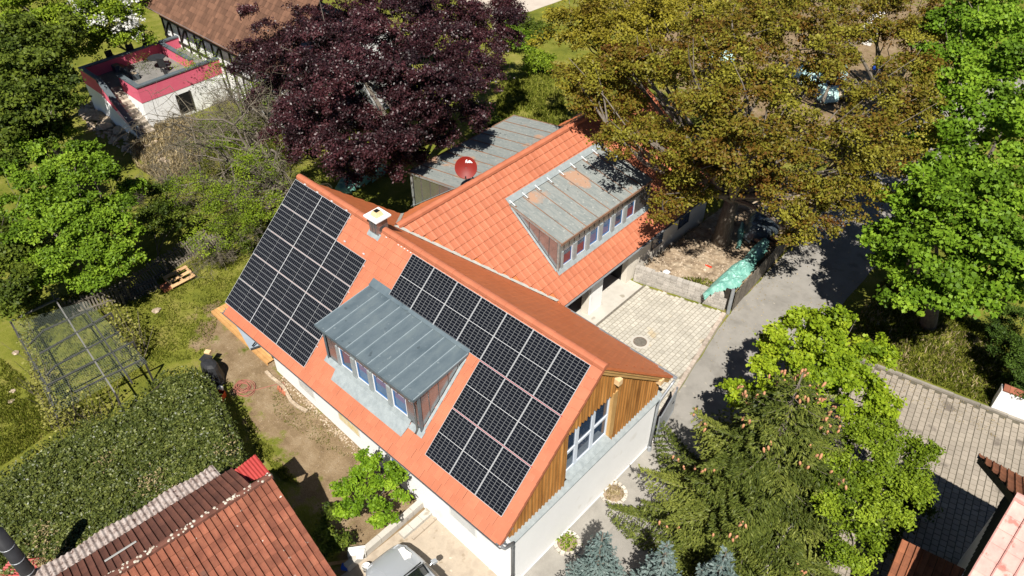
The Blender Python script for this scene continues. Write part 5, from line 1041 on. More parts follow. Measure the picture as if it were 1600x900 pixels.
block_wall('step_wall', 'second low edging step beside the bush bed, nearer the car', (10.98,-5.2), (10.98,-3.8), .30, .16, .5, M['concrete'])
block_wall('step_wall', 'thin concrete step edge running to the house wall above the car', (11.35,-5.0), (11.35,-3.85), .10, .10, .6, M['dusty'])
def rock(name, label, c, r, material, cat, seed, group=None, flat=.7):
    m = MB(); r_ = random.Random(seed); k = 9
    prof = []
    for i in range(6):
        t = i/5; rr = math.sin(math.pi*(.12+.80*t)); prof.append((rr, -math.cos(math.pi*(.12+.80*t))))
    base = len(m.v)
    for (rr, z) in prof:
        for j in range(k):
            g = 2*math.pi*j/k; q = 1+.22*r_.uniform(-1,1); m.v.append((c[0]+r*rr*q*math.cos(g), c[1]+r*rr*q*math.sin(g), c[2]+r*flat*(z*.9+.85)))
    for i in range(5):
        for j in range(k): j2 = (j+1)%k; m.f.append((base+i*k+j, base+i*k+j2, base+(i+1)*k+j2, base+(i+1)*k+j)); m.t.append(0); m.m.append(0)
    m.f.append(tuple(base+5*k+j for j in range(k))); m.t.append(0); m.m.append(0)
    return m.solo(name, material, label, cat, group)
m = MB(); c = G(559,868,.0); m.rbox(c, .62, .34, 0, .34, .9); m.rbox(c+np.array((.22,.0,0)), .26, .4, .34, .40, .7); m.solo('white_block', M['whitestone'], 'white lime stained block beside the step wall left of the car', 'stone block', bevel=.04)
bk = thing('white_bucket', 'white bucket lying below the lime stained block', 'bucket', tuple(G(574,892,0)))
c = ORG[bk.name]; m = MB(); m.lathe(c, [(.12,0),(.15,.30),(.16,.30),(.145,.29),(.115,.02),(0,.02)], 16); m.part('body', M['whitestone'], bk, smooth=True); m = MB(); m.tube([c+np.array((.155*math.cos(a), .155*math.sin(a)*.4-.1, .30+.0)) for a in np.linspace(0, math.pi, 8)], .006, 4); m.part('handle', M['galv'], bk)
m = MB(); m.rbox(G(540,888,.0), .25, .2, 0, .18, .6); m.solo('blue_box', M['blue'], 'small blue box in the shade behind the old shed', 'box', bevel=.02)
m = MB(); m.rbox(G(533,880,0), 1.3, .09, .02, .10, .9); m.solo('wood_plank', M['pallet'], 'short plank lying in the shade near the blue box', 'plank')
# ================================================================ back garden things
dk = thing('wooden_deck', 'new orange wooden deck at the far left corner of the house', 'deck', (-1.8, -3.2, 0))
dA, dB = G(330,486,.15), G(412,562,.15); dd = (dB-dA)/np.linalg.norm(dB-dA); ds = np.array((-dd[1], dd[0], 0))
for i in range(9):
    m = MB(); o = dA+ds*(.05+i*.145); m.bar(o-(0,0,.02), o+dd*4.75-(0,0,.02), .135, .03, tone=rnd.random()); m.part('plank', M['deck'], dk)
m = MB(); m.bar(dA+(0,0,-.09), dA+dd*4.75+(0,0,-.09), .04, .12); m.bar(dA+ds*.6+(0,0,-.09), dA+ds*.6+dd*4.75+(0,0,-.09), .06, .12); m.part('joist', M['deck'], dk)
aw = thing('awning', 'grey blue awning sloping out under the left eave above the deck', 'awning', (.2, -4.2, 0))
m = MB(); P = [G(361,492,2.75), G(408,538,2.75), G(396,545,2.25), G(372,506,2.35)]; m.slab([G(362,495,2.7), G(412,536,2.7), G(407,541,2.2), G(392,546,2.15)], .03); m.part('canopy', M['paleblue'], aw)
m = MB(); m.tube([G(392,546,2.15), G(407,541,2.2)], .05, 8); m.part('front_bar', M['darkgrey'], aw)
m = MB(); [m.bar(p_, (p_[0]+.1, -3.55, 2.9), .04, .04) for p_ in (G(394,541,2.3), G(406,538,2.4))]; m.part('support_arm', M['darkgrey'], aw)
m = MB(); m.box(.80, .98, -2.4, 3.9, 0, 3.25); m.part('porch_wall', mat('porch_grey', ((.12,.12,.12),(.18,.18,.18)), 2, .8), house)
cover = thing('covered_grill', 'garden grill under a black weather cover next to the hedge', 'grill', tuple(G(335,592,0)))
c = ORG[cover.name]; m = MB(); k = 14; base = 0
pr = [(.44,.0),(.40,.3),(.36,.6),(.34,.82),(.30,.95),(.18,1.02),(.0,1.04)]
for i, (r, z) in enumerate(pr):
    for j in range(k):
        g = 2*math.pi*j/k; q = 1+.10*math.sin(j*2.7+i*.4)*(1-z*.6); m.v.append((c[0]+r*1.35*q*math.cos(g), c[1]+r*.95*q*math.sin(g), z))
for i in range(len(pr)-1):
    for j in range(k): j2=(j+1)%k; m.f.append((i*k+j, i*k+j2, (i+1)*k+j2, (i+1)*k+j)); m.t.append(0); m.m.append(0)
m.part('cover', M['darkgrey'], cover)
m = MB(); m.rbox(c+np.array((-.55,.15,0)), .36, .3, .0, .75, .4); m.rbox(c+np.array((-.55,.15,0)), .44, .38, .75, .79, .4); m.part('side_table', M['darkgrey'], cover)
m = MB(); c2 = G(325,551,.8); m.rbox(c2, .26, .2, .79, .90, .5); m.solo('pale_box', M['larchend'], 'small tan box on the table beside the covered grill', 'box', bevel=.02)
cr = thing('plastic_crate', 'orange red plastic crate holding a pale bag beside the hedge', 'crate', tuple(G(341,622,0)))
c = ORG[cr.name]; a = .55; m = MB(); m.rbox(c, .56, .38, 0, .03, a)
for (ox, oy, sx, sy) in ((0,.185,.56,.02),(0,-.185,.56,.02),(.275,0,.02,.35),(-.275,0,.02,.35)):
    o = np.array((ox*math.cos(a)-oy*math.sin(a), ox*math.sin(a)+oy*math.cos(a), 0)); m.rbox(c+o, sx, sy, .03, .30, a)
m.part('box', M['orangepl'], cr); m = MB(); m.rbox(c, .5, .32, .031, .12, a); m.part('contents', M['darkgrey'], cr)
rock('pale_bag', 'pale green white bag standing in the orange crate', G(346,610,.1), .13, M['cardboard'], 'bag', 4, flat=1.2)
m = MB(); m.rbox(G(330,606,.0), .4, .28, 0, .25, .5); m.solo('dark_box', M['darkgrey'], 'dark box in the hedge shade behind the orange crate', 'box', bevel=.02)
hc = G(381,606,0); m = MB(); P = []
for i in range(150):
    g = i*.33; r = .16+.18*abs(math.sin(i*.05))+.12*math.sin(i*.21); P.append(hc+np.array((r*1.25*math.cos(g)+.05*math.sin(i*.7), r*math.sin(g), .02+i*.0004)))
P += [hc+np.array((.5,.3,.02)), hc+np.array((.8,.9,.02)), hc+np.array((1.0,1.3,.02)), hc+np.array((1.3,1.2,.02))]
m.tube(P, .016, 5); m.solo('garden_hose', M['hose'], 'coiled reddish garden hose lying on the bare soil', 'hose')
cs = thing('wall_edging', 'curved strip of pale edging laid in the soil along the white wall', 'edging', tuple(G(440,600,0)))
E_ = [G(a, b, 0) for a, b in ((416,582),(424,590),(434,598),(443,606),(449,617),(455,628),(466,637),(480,644))]
for a, b in zip(E_[:-1], E_[1:]):
    m = MB(); m.bar(a+(0,0,.05), b+(0,0,.05), .14, .10, tone=rnd.random()); m.part('stone', M['rubble'], cs)
for i, (px, py) in enumerate(((435,606),(438,609),(442,612),(445,615))):
    c = G(px, py, .06); m = MB(); m.tube([c+np.array((-.07,.05,0)), c+np.array((.07,-.05,0))], .055, 9); m.solo('clay_pipe', M['pot'], f'short terracotta pipe lying in the row by the edging, {ordn[i]} from the deck side', 'clay pipe', 'terracotta pipes on the soil')
# rubble strip of stones at the wall foot
m = MB()
for i in range(420):
    t = rnd.random(); x = 1.4+t*8.6; y = fy(x)-.04-abs(rnd.gauss(0,.15)); r = rnd.uniform(.02,.05); m.lathe((x,y,-.01), [(r,0),(r*.9,r*.7),(r*.4,r),(0,r)], 5, rnd.random())
m.struct('gravel', M['rubble'], kind='stuff')
# pallet and terracotta box
pa = thing('wooden_pallet', 'pale wooden pallet leaning by the old picket fence', 'pallet', tuple(G(280,432,0)))
pc = G(280,432,.3); pu = G(303,416,.30)-G(257,440,.30); pu = pu/np.linalg.norm(pu); pv = np.array((-pu[1], pu[0], 0)); pv = pv*.92+np.array((0,0,.25)); pn = np.cross(pu, pv); pn /= np.linalg.norm(pn)
if pn[2] < 0: pn = -pn
for s in (-.36, -.02, .36):
    m = MB(); m.bar(pc+pv*s-pu*.62, pc+pv*s+pu*.62, .17 if s else .14, .025, up=pn, tone=rnd.random()); m.part('board', M['pallet'], pa)
for s in (-.55, 0, .55):
    m = MB(); m.bar(pc+pu*s-pv*.42-pn*.05, pc+pu*s+pv*.42-pn*.05, .11, .07, up=pn, tone=rnd.random()); m.part('bearer', M['pallet'], pa)
for s in (-.36, .36):
    m = MB(); m.bar(pc+pv*s-pu*.62-pn*.10, pc+pv*s+pu*.62-pn*.10, .10, .022, up=pn, tone=rnd.random()); m.part('board', M['pallet'], pa)
c = G(260,452,0); m = MB(); m.rbox(c, .36, .46, 0, .22, math.atan2(pu[1], pu[0])); m.rbox(c, .10, .46, .22, .235, math.atan2(pu[1], pu[0])); m.solo('terracotta_box', M['pot'], 'small stack of terracotta tiles beside the wooden pallet', 'tile stack', bevel=.01)
# picket fence, sagging, with a fallen panel
def picket_fence(label, a, b, h, sp, lean, seed):
    a, b = np.array(a, float), np.array(b, float); d = b-a; L_ = np.linalg.norm(d); d /= L_; s = np.array((-d[1], d[0], 0)); up = s*math.sin(lean)+np.array((0,0,math.cos(lean))); t = thing('picket_fence', label, 'fence', tuple((a+b)/2)); r_ = random.Random(seed)
    for z in (.28*h, .78*h):
        m = MB(); m.bar(a+up*z, b+up*z+np.array((0,0,r_.uniform(-.05,.05))), .05, .07, tone=r_.random()); m.part('rail', M['picket'], t)
    x = .05
    while x < L_:
        m = MB(); p = a+d*x+np.cross(d, up)*-.035; m.bar(p+up*.03, p+up*(h+r_.uniform(-.08,.06))+d*r_.uniform(-.03,.03), .075, .02, up=np.cross(d, up), tone=r_.random()); m.part('picket', M['picket'], t); x += sp
    for x in np.arange(0, L_+.1, 2.2):
        m = MB(); m.bar(a+d*min(x, L_)-(0,0,.1), a+d*min(x, L_)+(0,0,h*.9), .09, .09, up=(1,0,0), tone=r_.random()); m.part('post', M['picket'], t)
picket_fence('weathered grey picket fence sagging behind the wooden pallet', G(205,468), G(335,380), .95, .135, .55, 1)
picket_fence('fallen grey picket panel left of the terracotta tile stack', G(195,476), G(252,452), .75, .125, 1.05, 2)
picket_fence('grey picket panel under the hazel at the fence end', G(110,500), G(205,468), .9, .14, .4, 5)
picket_fence('short grey picket panel behind the solar roof corner', G(325,400), G(370,375), .9, .13, .9, 3)
# fruit cage with netting
fc_ = thing('fruit_cage', 'netted fruit cage of dark timber beams between lawn and hedge', 'fruit cage', (-4.4, -9.2, 0))
CZ = 1.35; cg = lambda a, b: G(a/3.46, 440+b/3.46, CZ)
for (p, q, w_, mm) in (((55,215),(320,90),.10,'cagelight'),((235,265),(500,145),.07,'cage'),((215,390),(600,170),.08,'cage'),((300,455),(645,270),.07,'cage'),((245,565),(720,325),.08,'cage'),((400,600),(775,418),.07,'cage'),((275,60),(620,600),.055,'cagelight'),((435,115),(715,550),.07,'cage'),((55,215),(250,560),.07,'cage'),((150,350),(235,265),.06,'cage'),((250,510),(300,455),.06,'cage'),((250,560),(310,735),.06,'cage')):
    m = MB(); m.bar(cg(*p), cg(*q), w_, .06, tone=rnd.random()); m.part('beam', M[mm], fc_)
for p in ((55,215),(320,90),(185,470),(250,560),(600,170),(720,325),(775,418),(620,600)):
    c = cg(*p); m = MB(); m.bar((c[0],c[1],0), c, .07, .07, up=(1,0,0), tone=rnd.random()); m.part('post', M['cage'], fc_)
m = MB(); A_, B_, C_, D_ = cg(70,225), cg(470,110), cg(800,440), cg(300,720)
for i in range(46):
    f = i/45; m.bar(A_+(B_-A_)*f+(0,0,.04), D_+(C_-D_)*f+(0,0,.04), .0045, .003)
for i in range(56):
    f = i/55; m.bar(A_+(D_-A_)*f+(0,0,.04), B_+(C_-B_)*f+(0,0,.04), .0045, .003)
m.part('netting', M['net'], fc_, kind='stuff')
for i, (px, py, r) in enumerate(((245,486,.2),(25,552,.14),(20,612,.12),(18,628,.13))): rock('field_stone', ['pale flat stone on the grass near the fallen picket panel','tan stone at the upper end of the left lawn','reddish stone on the left lawn','second pale stone on the left lawn, below the reddish one'][i], G(px, py, 0), r, M['rubble'], 'stone', 40+i, flat=.35)
# ================================================================ courtyard wall, rubble mound, tarpaulins
rw_a, rw_b = np.array((8.75, 11.85)), np.array((13.15, 12.98))
rw = block_wall('retaining_wall', 'low stepped retaining wall of grey split blocks behind the courtyard', rw_a, rw_b, .26, .78, .30, M['stone'], courses=6, pname='block', batter=.025)
mound_poly = [(8.72,12.05),(13.2,13.15),(13.05,17),(12.7,24),(8.75,24)]
m = MB(); st = .22; gx = np.arange(8.6, 13.6, st); gy = np.arange(11.9, 24.4, st); idx = {}
for i, x in enumerate(gx):
    for j, y in enumerate(gy):
        ins = in_poly(np.array([x]), np.array([y]), mound_poly)[0]
        if ins:
            d = poly_dist(np.array([x]), np.array([y]), mound_poly)[0]; z = .30+.38*max(0, 1-(y-12)/7)+.16*mnoise.noise(Vector((x*1.2,y*1.2,2)))+.05*mnoise.noise(Vector((x*4,y*4,5))); z = z*min(1, .55+d/.5)
            idx[i,j] = len(m.v); m.v.append((x, y, max(.02, z)))
for (i, j) in list(idx):
    q = [(i,j),(i+1,j),(i+1,j+1),(i,j+1)]
    if all(k in idx for k in q): m.f.append(tuple(idx[k] for k in q)); m.t.append(0); m.m.append(0)
m.struct('soil_mound', M['soil'])
moundz = lambda x, y: .30+.38*max(0, 1-(y-12)/7)+.16*mnoise.noise(Vector((x*1.2,y*1.2,2)))
m = MB()
for i in range(1100):
    x, y = rnd.uniform(8.8,13.0), 12.2+abs(rnd.gauss(0,2.4)); 
    if not in_poly(np.array([x]), np.array([y]), mound_poly)[0]: continue
    r = rnd.uniform(.015,.055)*(1+.8*(rnd.random() < .08)); m.lathe((x,y,moundz(x,y)-.02), [(r,0),(r*.9,r*.7),(r*.4,r),(0,r)], 5, rnd.random())
m.struct('rubble', M['rubble'], kind='stuff')
blades('weeds', [(10.6,12.6),(13.1,13.2),(13.0,14.2),(11.0,13.2)], 700, .22, 'grass', seed=41, zz=.55)
def drape(name, label, cat, poly_px, z0, amp, material, seed, step=.07, fall=.5, low=.25, clip=None):
    W = [tuple(G(a, b, z0)[:2]) for a, b in poly_px]; A = np.array(W); m = MB(); xs = np.arange(A[:,0].min(), A[:,0].max()+step, step); ys = np.arange(A[:,1].min(), A[:,1].max()+step, step); X, Y = np.meshgrid(xs, ys, indexing='ij'); ins = in_poly(X, Y, W); d = poly_dist(X, Y, W); idx = {}
    if clip: ins &= clip(X, Y)
    for i in range(len(xs)):
        for j in range(len(ys)):
            if ins[i,j]:
                x, y = xs[i], ys[j]; nz_ = mnoise.noise(Vector((x*1.6+seed, y*1.6, seed)))-1.1*abs(mnoise.noise(Vector((x*3.2+seed, y*1.8, seed+3))))+.5*abs(mnoise.noise(Vector((x*7, y*5+seed, seed))))+.25*mnoise.noise(Vector((x*12, y*12, seed)))
                f = min(1, d[i,j]/fall); idx[i,j] = len(m.v); m.v.append((x, y, low+(z0-low)*(f*(2-f))+amp*nz_*f))
    for (i, j) in list(idx):
        q = [(i,j),(i+1,j),(i+1,j+1),(i,j+1)]
        if all(k in idx for k in q): m.f.append(tuple(idx[k] for k in q)); m.t.append(0); m.m.append(0)
    return m.solo(name, material, label, cat, smooth=False)
drape('tarpaulin', 'crumpled green tarpaulin over a pile beside the lane fence', 'tarpaulin', [(1098,452),(1120,430),(1143,408),(1163,396),(1178,378),(1194,364),(1206,370),(1201,388),(1185,405),(1177,426),(1162,441),(1140,447),(1118,451),(1101,463)], 1.05, .22, M['tarp'], 3, low=.74, step=.06, clip=lambda x, y: x < 13.28-.067*(y-13.1))
drape('tarpaulin', 'narrow green tarpaulin strip beside the oak trunk', 'tarpaulin', [(1152,380),(1153,355),(1160,338),(1166,345),(1164,370),(1158,384)], .8, .1, M['tarp'], 9, fall=.25, low=.45)
drape('tarpaulin', 'shiny black tarpaulin over the woodpile by the lane', 'tarpaulin', [(1163,358),(1168,330),(1178,316),(1215,310),(1232,322),(1222,350),(1205,364),(1180,364)], 1.25, .14, M['blacktarp'], 5, low=.5)
drape('tarpaulin', 'torn green tarpaulin on the ground under the copper beech', 'tarpaulin', [(520,290),(530,272),(560,262),(600,250),(612,262),(585,275),(560,285),(540,300)], .5, .2, M['tarp'], 12, fall=.3, low=.1)
drape('tarpaulin', 'pale teal tarpaulin heap seen through the oak crown', 'tarpaulin', [(1235,110),(1255,92),(1300,85),(1330,98),(1325,125),(1312,150),(1285,150),(1262,128)], .7, .2, M['tarp2'], 15, fall=.5, low=.1)
drape('tarpaulin', 'small pale teal tarpaulin scrap left of the heap behind the oak', 'tarpaulin', [(1100,90),(1125,65),(1150,80),(1148,108),(1120,100)], .5, .15, M['tarp2'], 18, fall=.4, low=.1)
wp_ = thing('woodpile', 'stack of reddish split logs under the black tarpaulin', 'woodpile', tuple(G(1190,370,.3)))
for i in range(16):
    c = G(1172+rnd.random()*34, 368+rnd.random()*9, .45+.1*(i % 4)); m = MB(); d_ = np.array((.45+.05*rnd.random(), .10*rnd.uniform(-1,1), 0)); m.tube([c-d_, c+d_], .07, 7, rnd.random()); m.part('log', M['log'], wp_)
m = MB(); m.bar(G(1086,408,.55), G(1112,418,.58), .09, .06); m.solo('red_bar', M['redbar'], 'red painted bar lying on the rubble near the green tarpaulin', 'bar')
rock('white_scrap', 'white torn bag on the rubble just above the block wall', G(1041,426,.62), .17, M['white'], 'bag', 9, flat=.4)
for i in range(14):
    c = G(1110+rnd.random()*30, 456+rnd.random()*8, .45); m = MB(); m.rbox(c, .3*rnd.uniform(.6,1.3), .09, c[2], c[2]+.05, rnd.random()*3, rnd.random()); m.solo('wood_scrap', M['pot'] if i % 3 else M['pallet'], ['dark','pale','long','short','split','flat','narrow','broad','brown','upper','lower','middle','outer','inner'][i]+' reddish wood scrap in the heap below the green tarpaulin edge', 'wood scrap', 'wood scraps below the green tarpaulin')
fn = thing('board_fence', 'grey upright board fence between the rubble mound and the lane', 'fence', (13.1, 17, 0))
fa_, fb_ = np.array((13.48, 13.1)), np.array((12.85, 22.5)); fd = (fb_-fa_)/np.linalg.norm(fb_-fa_); x = 0
while x < np.linalg.norm(fb_-fa_):
    p = fa_+fd*x; m = MB(); m.rbox(p+(rnd.uniform(-.01,.01), 0), .155, .024, .05, 1.18+rnd.uniform(-.05,.05), math.atan2(fd[1], fd[0]), rnd.random()); m.part('board', M['picket'], fn); x += .17
for z in (.35, .95):
    m = MB(); m.bar((*(fa_-(.05,0)), z), (*(fb_-(.05,0)), z), .05, .07); m.part('rail', M['picket'], fn)
gp0 = G(1137,490,0); m = MB(); m.tube([gp0, gp0+np.array((-.05,.12,1.35))], .085, 12); m.lathe(gp0+np.array((-.05,.12,1.35)), [(.09,0),(.09,.02),(0,.03)], 12); m.solo('steel_post', M['galv'], 'round galvanised steel post at the corner of block wall and lane', 'post')
m = MB(); m.rbox(gp0+np.array((-.28,.22,0)), .30, .10, 0, 1.2, .3); m.solo('dark_post', M['timber'], 'dark timber gate leaf standing beside the steel post', 'gate leaf')
# garden gate at the gable corner
gt = thing('steel_gate', 'grey sheet steel gate at the back corner of the gable wall', 'gate', (15.2, 4.6, 0))
g0, g1 = np.array((15.22, 4.28)), np.array((14.86, 6.0)); gd = (g1-g0)/np.linalg.norm(g1-g0); ga = math.atan2(gd[1], gd[0]); gl = np.linalg.norm(g1-g0)
m = MB(); m.rbox((g0+g1)/2, gl-.06, .02, .16, 1.38, ga); m.part('sheet', mat('gate_grey', ((.36,.38,.39),(.44,.46,.47)), 2, .45, metal=.3), gt)
m = MB(); [m.bar((*(g0+gd*x), .1), (*(g0+gd*x), 1.6), .055, .055, up=(1,0,0)) for x in (0, gl)]; m.bar((*g0, 1.42), (*g1, 1.42), .05, .05); m.bar((*g0, .14), (*g1, .14), .05, .05); m.part('frame', M['galv'], gt)
m = MB(); c = g0+gd*(gl-.25); m.bar((*(c+(.05,0)), 1.02), (*(c+(.05,0)-gd*.14), 1.02), .03, .03); m.part('handle', M['darkgrey'], gt)
# round stone planters at the gable foot
for i, (px, py, r, lab, lm) in enumerate(((958,772,.46,'round stone edged bed with dry plants at the gable wall, nearer the gate','straw'),(886,850,.42,'round stone edged bed with a green plant near the front gable corner','green'))):
    c = G(px, py, 0); t = thing('stone_planter', lab, 'planter', tuple(c), 'planters at the gable wall')
    for k in range(15):
        g = 2*math.pi*k/15; m = MB(); m.rbox(c+np.array((r*math.cos(g), r*math.sin(g), 0)), .15, .13, 0, .10+rnd.uniform(0,.03), g+math.pi/2, rnd.random()); m.part('stone', mat('pale_sett', ((.42,.38,.32),(.56,.52,.46)), 5, .95, .3, 40, tone=.15), t)
    m = MB(); m.lathe(c, [(r*.9,.02),(r*.5,.09),(0,.11)], 14); m.part('soil', M['soil'], t)
    n = 260; q = rng.normal(size=(n,3))*np.array((r*.38, r*.38, .09))+c+np.array((0,0,.16)); leaves('foliage', q, rng.normal(size=(n,3))*.6+np.array((0,0,.7)), .10*(.6+.7*rng.random(n)), rng.random(n), LF[lm], t, .5, kind='stuff')
# ================================================================ houses at the right edge
bh = thing('slate_house', 'house with pale pink tiled roof, slate gable and grey wall in the lower right corner', 'house', (28, 3, 0))
R0 = np.array((25.73, 4.35, 6.9)); NV = np.array((0, .803, -.597)); NN = np.array((0, .597, .803)); SVv = np.array((0, -.803, -.597)); SN = np.array((0, -.597, .803)); nl = 4.02
m = MB(); m.slab([R0-NN*.05, R0-NN*.05+NV*nl+(-1.06,0,0), R0-NN*.05+NV*nl+(8,0,0), R0-NN*.05+(8,0,0)], .12); m.slab([R0-SN*.05, R0-SN*.05+(8,0,0), R0-SN*.05+SVv*6.5+(8,0,0), R0-SN*.05+SVv*6.5], .12); m.part('roof_deck', M['timber'], bh)
tile_roof(bh, 'rust_tile', R0, (1,0,0), NV, NN, [(-.05,0),(-1.12,nl),(8,nl),(8,0)], .215, .34, OLD(.215), .024, M['rusttile'], 140, None, 0, 0, lift=.03)
tile_roof(bh, 'pink_tile', R0, (1,0,0), SVv, SN, [(-.02,.05),(8,.05),(8,6.4),(-.02,6.4)], .42, .42, OLD(.42), .03, M['pinktile'], 200, None, 0, .0, lift=.035, v_off=.08)
ridge_row(bh, R0+(0,0,.03), R0+(8,0,.03), 20, .13, M['pinktile'])
gx_ = 25.82; yN = 7.2; rz = lambda y: 6.9-.22-.743*abs(y-4.35)
m = MB(); m.box(gx_, 33, -2.0, yN, 0, 3.75); m.part('wall', M['render'], bh)
m = MB(); m.v += [(gx_+.01, y_, z_) for y_, z_ in ((1.0, 3.75), (yN, 3.75), (yN, rz(yN)), (4.35, rz(4.35)), (.6, 3.76))]; m.f.append((0,1,2,3,4)); m.t.append(0); m.m.append(0); m.part('gable_backing', M['timber'], bh)
for i in range(40):                                                     # slate strips hung down the gable
    y0 = yN-i*.20; y1 = y0-.185
    if rz(y1) < 3.8 or y1 < -1: continue
    m = MB(); m.hexa([(gx_-.06,y1,3.62),(gx_-.005,y1,3.62),(gx_-.005,y0,3.62),(gx_-.02,y0,3.62),(gx_-.06,y1,rz(y1)),(gx_-.005,y1,rz(y1)),(gx_-.005,y0,rz(y0)),(gx_-.02,y0,rz(y0))], rnd.random()); m.part('slate_strip', M['slate'], bh)
m = MB(); m.bar(R0-NN*.14+(.02,0,0), R0-NN*.14+NV*nl+(-1.02,0,0), .05, .2, up=NN); m.bar(R0-SN*.16+(.06,0,0), R0-SN*.16+SVv*6.4+(.06,0,0), .05, .16, up=SN); m.part('barge_board', M['timber'], bh)
gutter(bh, R0+NV*(nl+.05)+(8,0,-.06), R0+NV*(nl+.05)+(-1.1,0,-.06), .07, M['galv'])
sh = thing('side_building', 'low annexe with rust coloured tiles in the shade at the bottom right', 'annexe', (25.5, 3.2, 0))
S0 = G(1409,842,3.0); S1 = G(1540,905,3.0); su = (S1-S0)/np.linalg.norm(S1-S0); sv = np.array((su[1], -su[0], 0)); sp_ = math.radians(28); SV_ = sv*math.cos(sp_)+np.array((0,0,-math.sin(sp_))); SN_ = np.cross(su, SV_); SN_ = SN_ if SN_[2] > 0 else -SN_
m = MB(); m.slab([S0-SN_*.05, S1+su*2-SN_*.05, S1+su*2+SV_*3.2-SN_*.05, S0+SV_*3.2-SN_*.05], .12); m.part('roof_deck', M['timber'], sh)
tile_roof(sh, 'roof_tile', S0, su, SV_, SN_, [(0,0),(np.linalg.norm(S1-S0)+2,0),(np.linalg.norm(S1-S0)+2,3.1),(0,3.1)], .215, .34, OLD(.215), .024, M['rusttile'], 100, None, 0, 0, lift=.03)
m = MB(); q = [S0+su*.2+sv*.2, S0+su*4+sv*.2, S0+su*4+sv*2.6, S0+su*.2+sv*2.6]; m.prism([tuple(p[:2]) for p in q], 0, 1.6); m.part('wall', M['render'], sh)
sw = thing('garden_wall', 'small white garden wall topped with red tiles at the right edge', 'wall', (25.5, 15.3, 0))
m = MB(); m.prism([(24.35,15.05),(27.5,15.6),(27.4,15.95),(24.25,15.4)], 0, 1.15); m.part('wall', M['render'], sw)
for i in range(14):
    m = MB(); c = np.array((24.4+i*.22, 15.25+i*.0385)); m.hexa([(c[0],c[1]-.22,1.15),(c[0]+.21,c[1]-.18,1.15),(c[0]+.13,c[1]+.30,1.15),(c[0]-.08,c[1]+.26,1.15),(c[0],c[1]-.22,1.2),(c[0]+.21,c[1]-.18,1.2),(c[0]+.15,c[1]+.05,1.33),(c[0]-.06,c[1]+.01,1.33)], rnd.random()); m.part('cap_tile', M['oldtile'], sw)
# ================================================================ terrace house, upper left
th_ = thing('terrace_building', 'flat roofed white annexe with pink parapet, grey terrace and stone steps', 'terrace', (-25, 5, 0))
X0, X1, Y0, Y1, ZT, ZP, ZF = -27.6, -22.35, 3.1, 8.9, 2.95, 1.9, 2.15
m = MB(); m.box(X0, X1, Y0, Y1, 0, ZP); m.box(X0, -25.0, 1.95, Y0-.001, 0, ZP)
m.hexa([(-25.0,1.85,-.05),(-21.3,1.85,-.05),(-21.3,2.13,-.05),(-25.0,2.13,-.05),(-25.0,1.85,ZP),(-21.3,1.85,.45),(-21.3,2.13,.45),(-25.0,2.13,ZP)]); m.part('wall', M['render'], th_)
m = MB(); m.box(X0+.2, X1-.2, Y0+.2, Y1, ZP, ZF); m.box(X0+.2, -25.0, 2.1, Y0+.2, ZP, ZF-.002); m.part('terrace_floor', M['terrfloor'], th_)
m = MB(); m.box(X1-.22, X1+.02, Y0-.02, Y1, ZP-.04, ZT-.08); m.box(-24.7, X1-.221, Y0-.02, Y0+.2, ZP-.04, ZT-.081); m.box(X0-.02, X0+.2, 1.93, Y1, ZP-.04, ZT-.08); m.box(X0+.201, -25.0, 1.93, 2.12, ZP-.04, ZT-.081); m.box(X0+.201, -23.5, 7.3, 7.5, ZF, ZT-.1)
m.hexa([(-25.0,1.87,ZP),(-23.6,1.87,ZP-.9),(-23.6,2.11,ZP-.9),(-25.0,2.11,ZP),(-25.0,1.87,ZT-.08),(-23.6,1.87,ZT-.95),(-23.6,2.11,ZT-.95),(-25.0,2.11,ZT-.08)]); m.part('parapet', M['pinkwall'], th_)
m = MB(); m.box(X1-.27, X1+.07, Y0-.07, Y1, ZT-.08, ZT); m.box(-24.75, X1-.271, Y0-.07, Y0+.25, ZT-.08, ZT-.002); m.box(X0-.07, X0+.25, 1.88, Y1, ZT-.08, ZT); m.box(X0+.251, -25.0, 1.88, 2.17, ZT-.08, ZT-.002); m.box(X0+.251, -23.5, 7.25, 7.55, ZT-.1, ZT-.02)
m.hexa([(-25.0,1.82,ZT-.10),(-21.2,1.82,.47),(-21.2,2.18,.47),(-25.0,2.18,ZT-.10),(-25.0,1.82,ZT-.01),(-21.2,1.82,.56),(-21.2,2.18,.56),(-25.0,2.18,ZT-.01)]); m.part('coping', M['coping'], th_)
for i in range(11):
    m = MB(); x = -25.0+i*.33; z = ZP-(i+1)*.175; m.box(x, x+.36, 2.14, Y0-.03, max(-.02, z-.35), z+.17, rnd.random()); m.part('step', M['step'], th_)
m = MB(); m.box(X1-.1, X1+.01, 5.3, 6.15, .2, 1.55); wn = m.part('cellar_window', M['black'], th_); m = MB(); m.box(X1+.011, X1+.06, 5.22, 5.30, .15, 1.6); m.box(X1+.011, X1+.06, 6.15, 6.23, .15, 1.6); m.part('window_frame', M['timber'], wn)
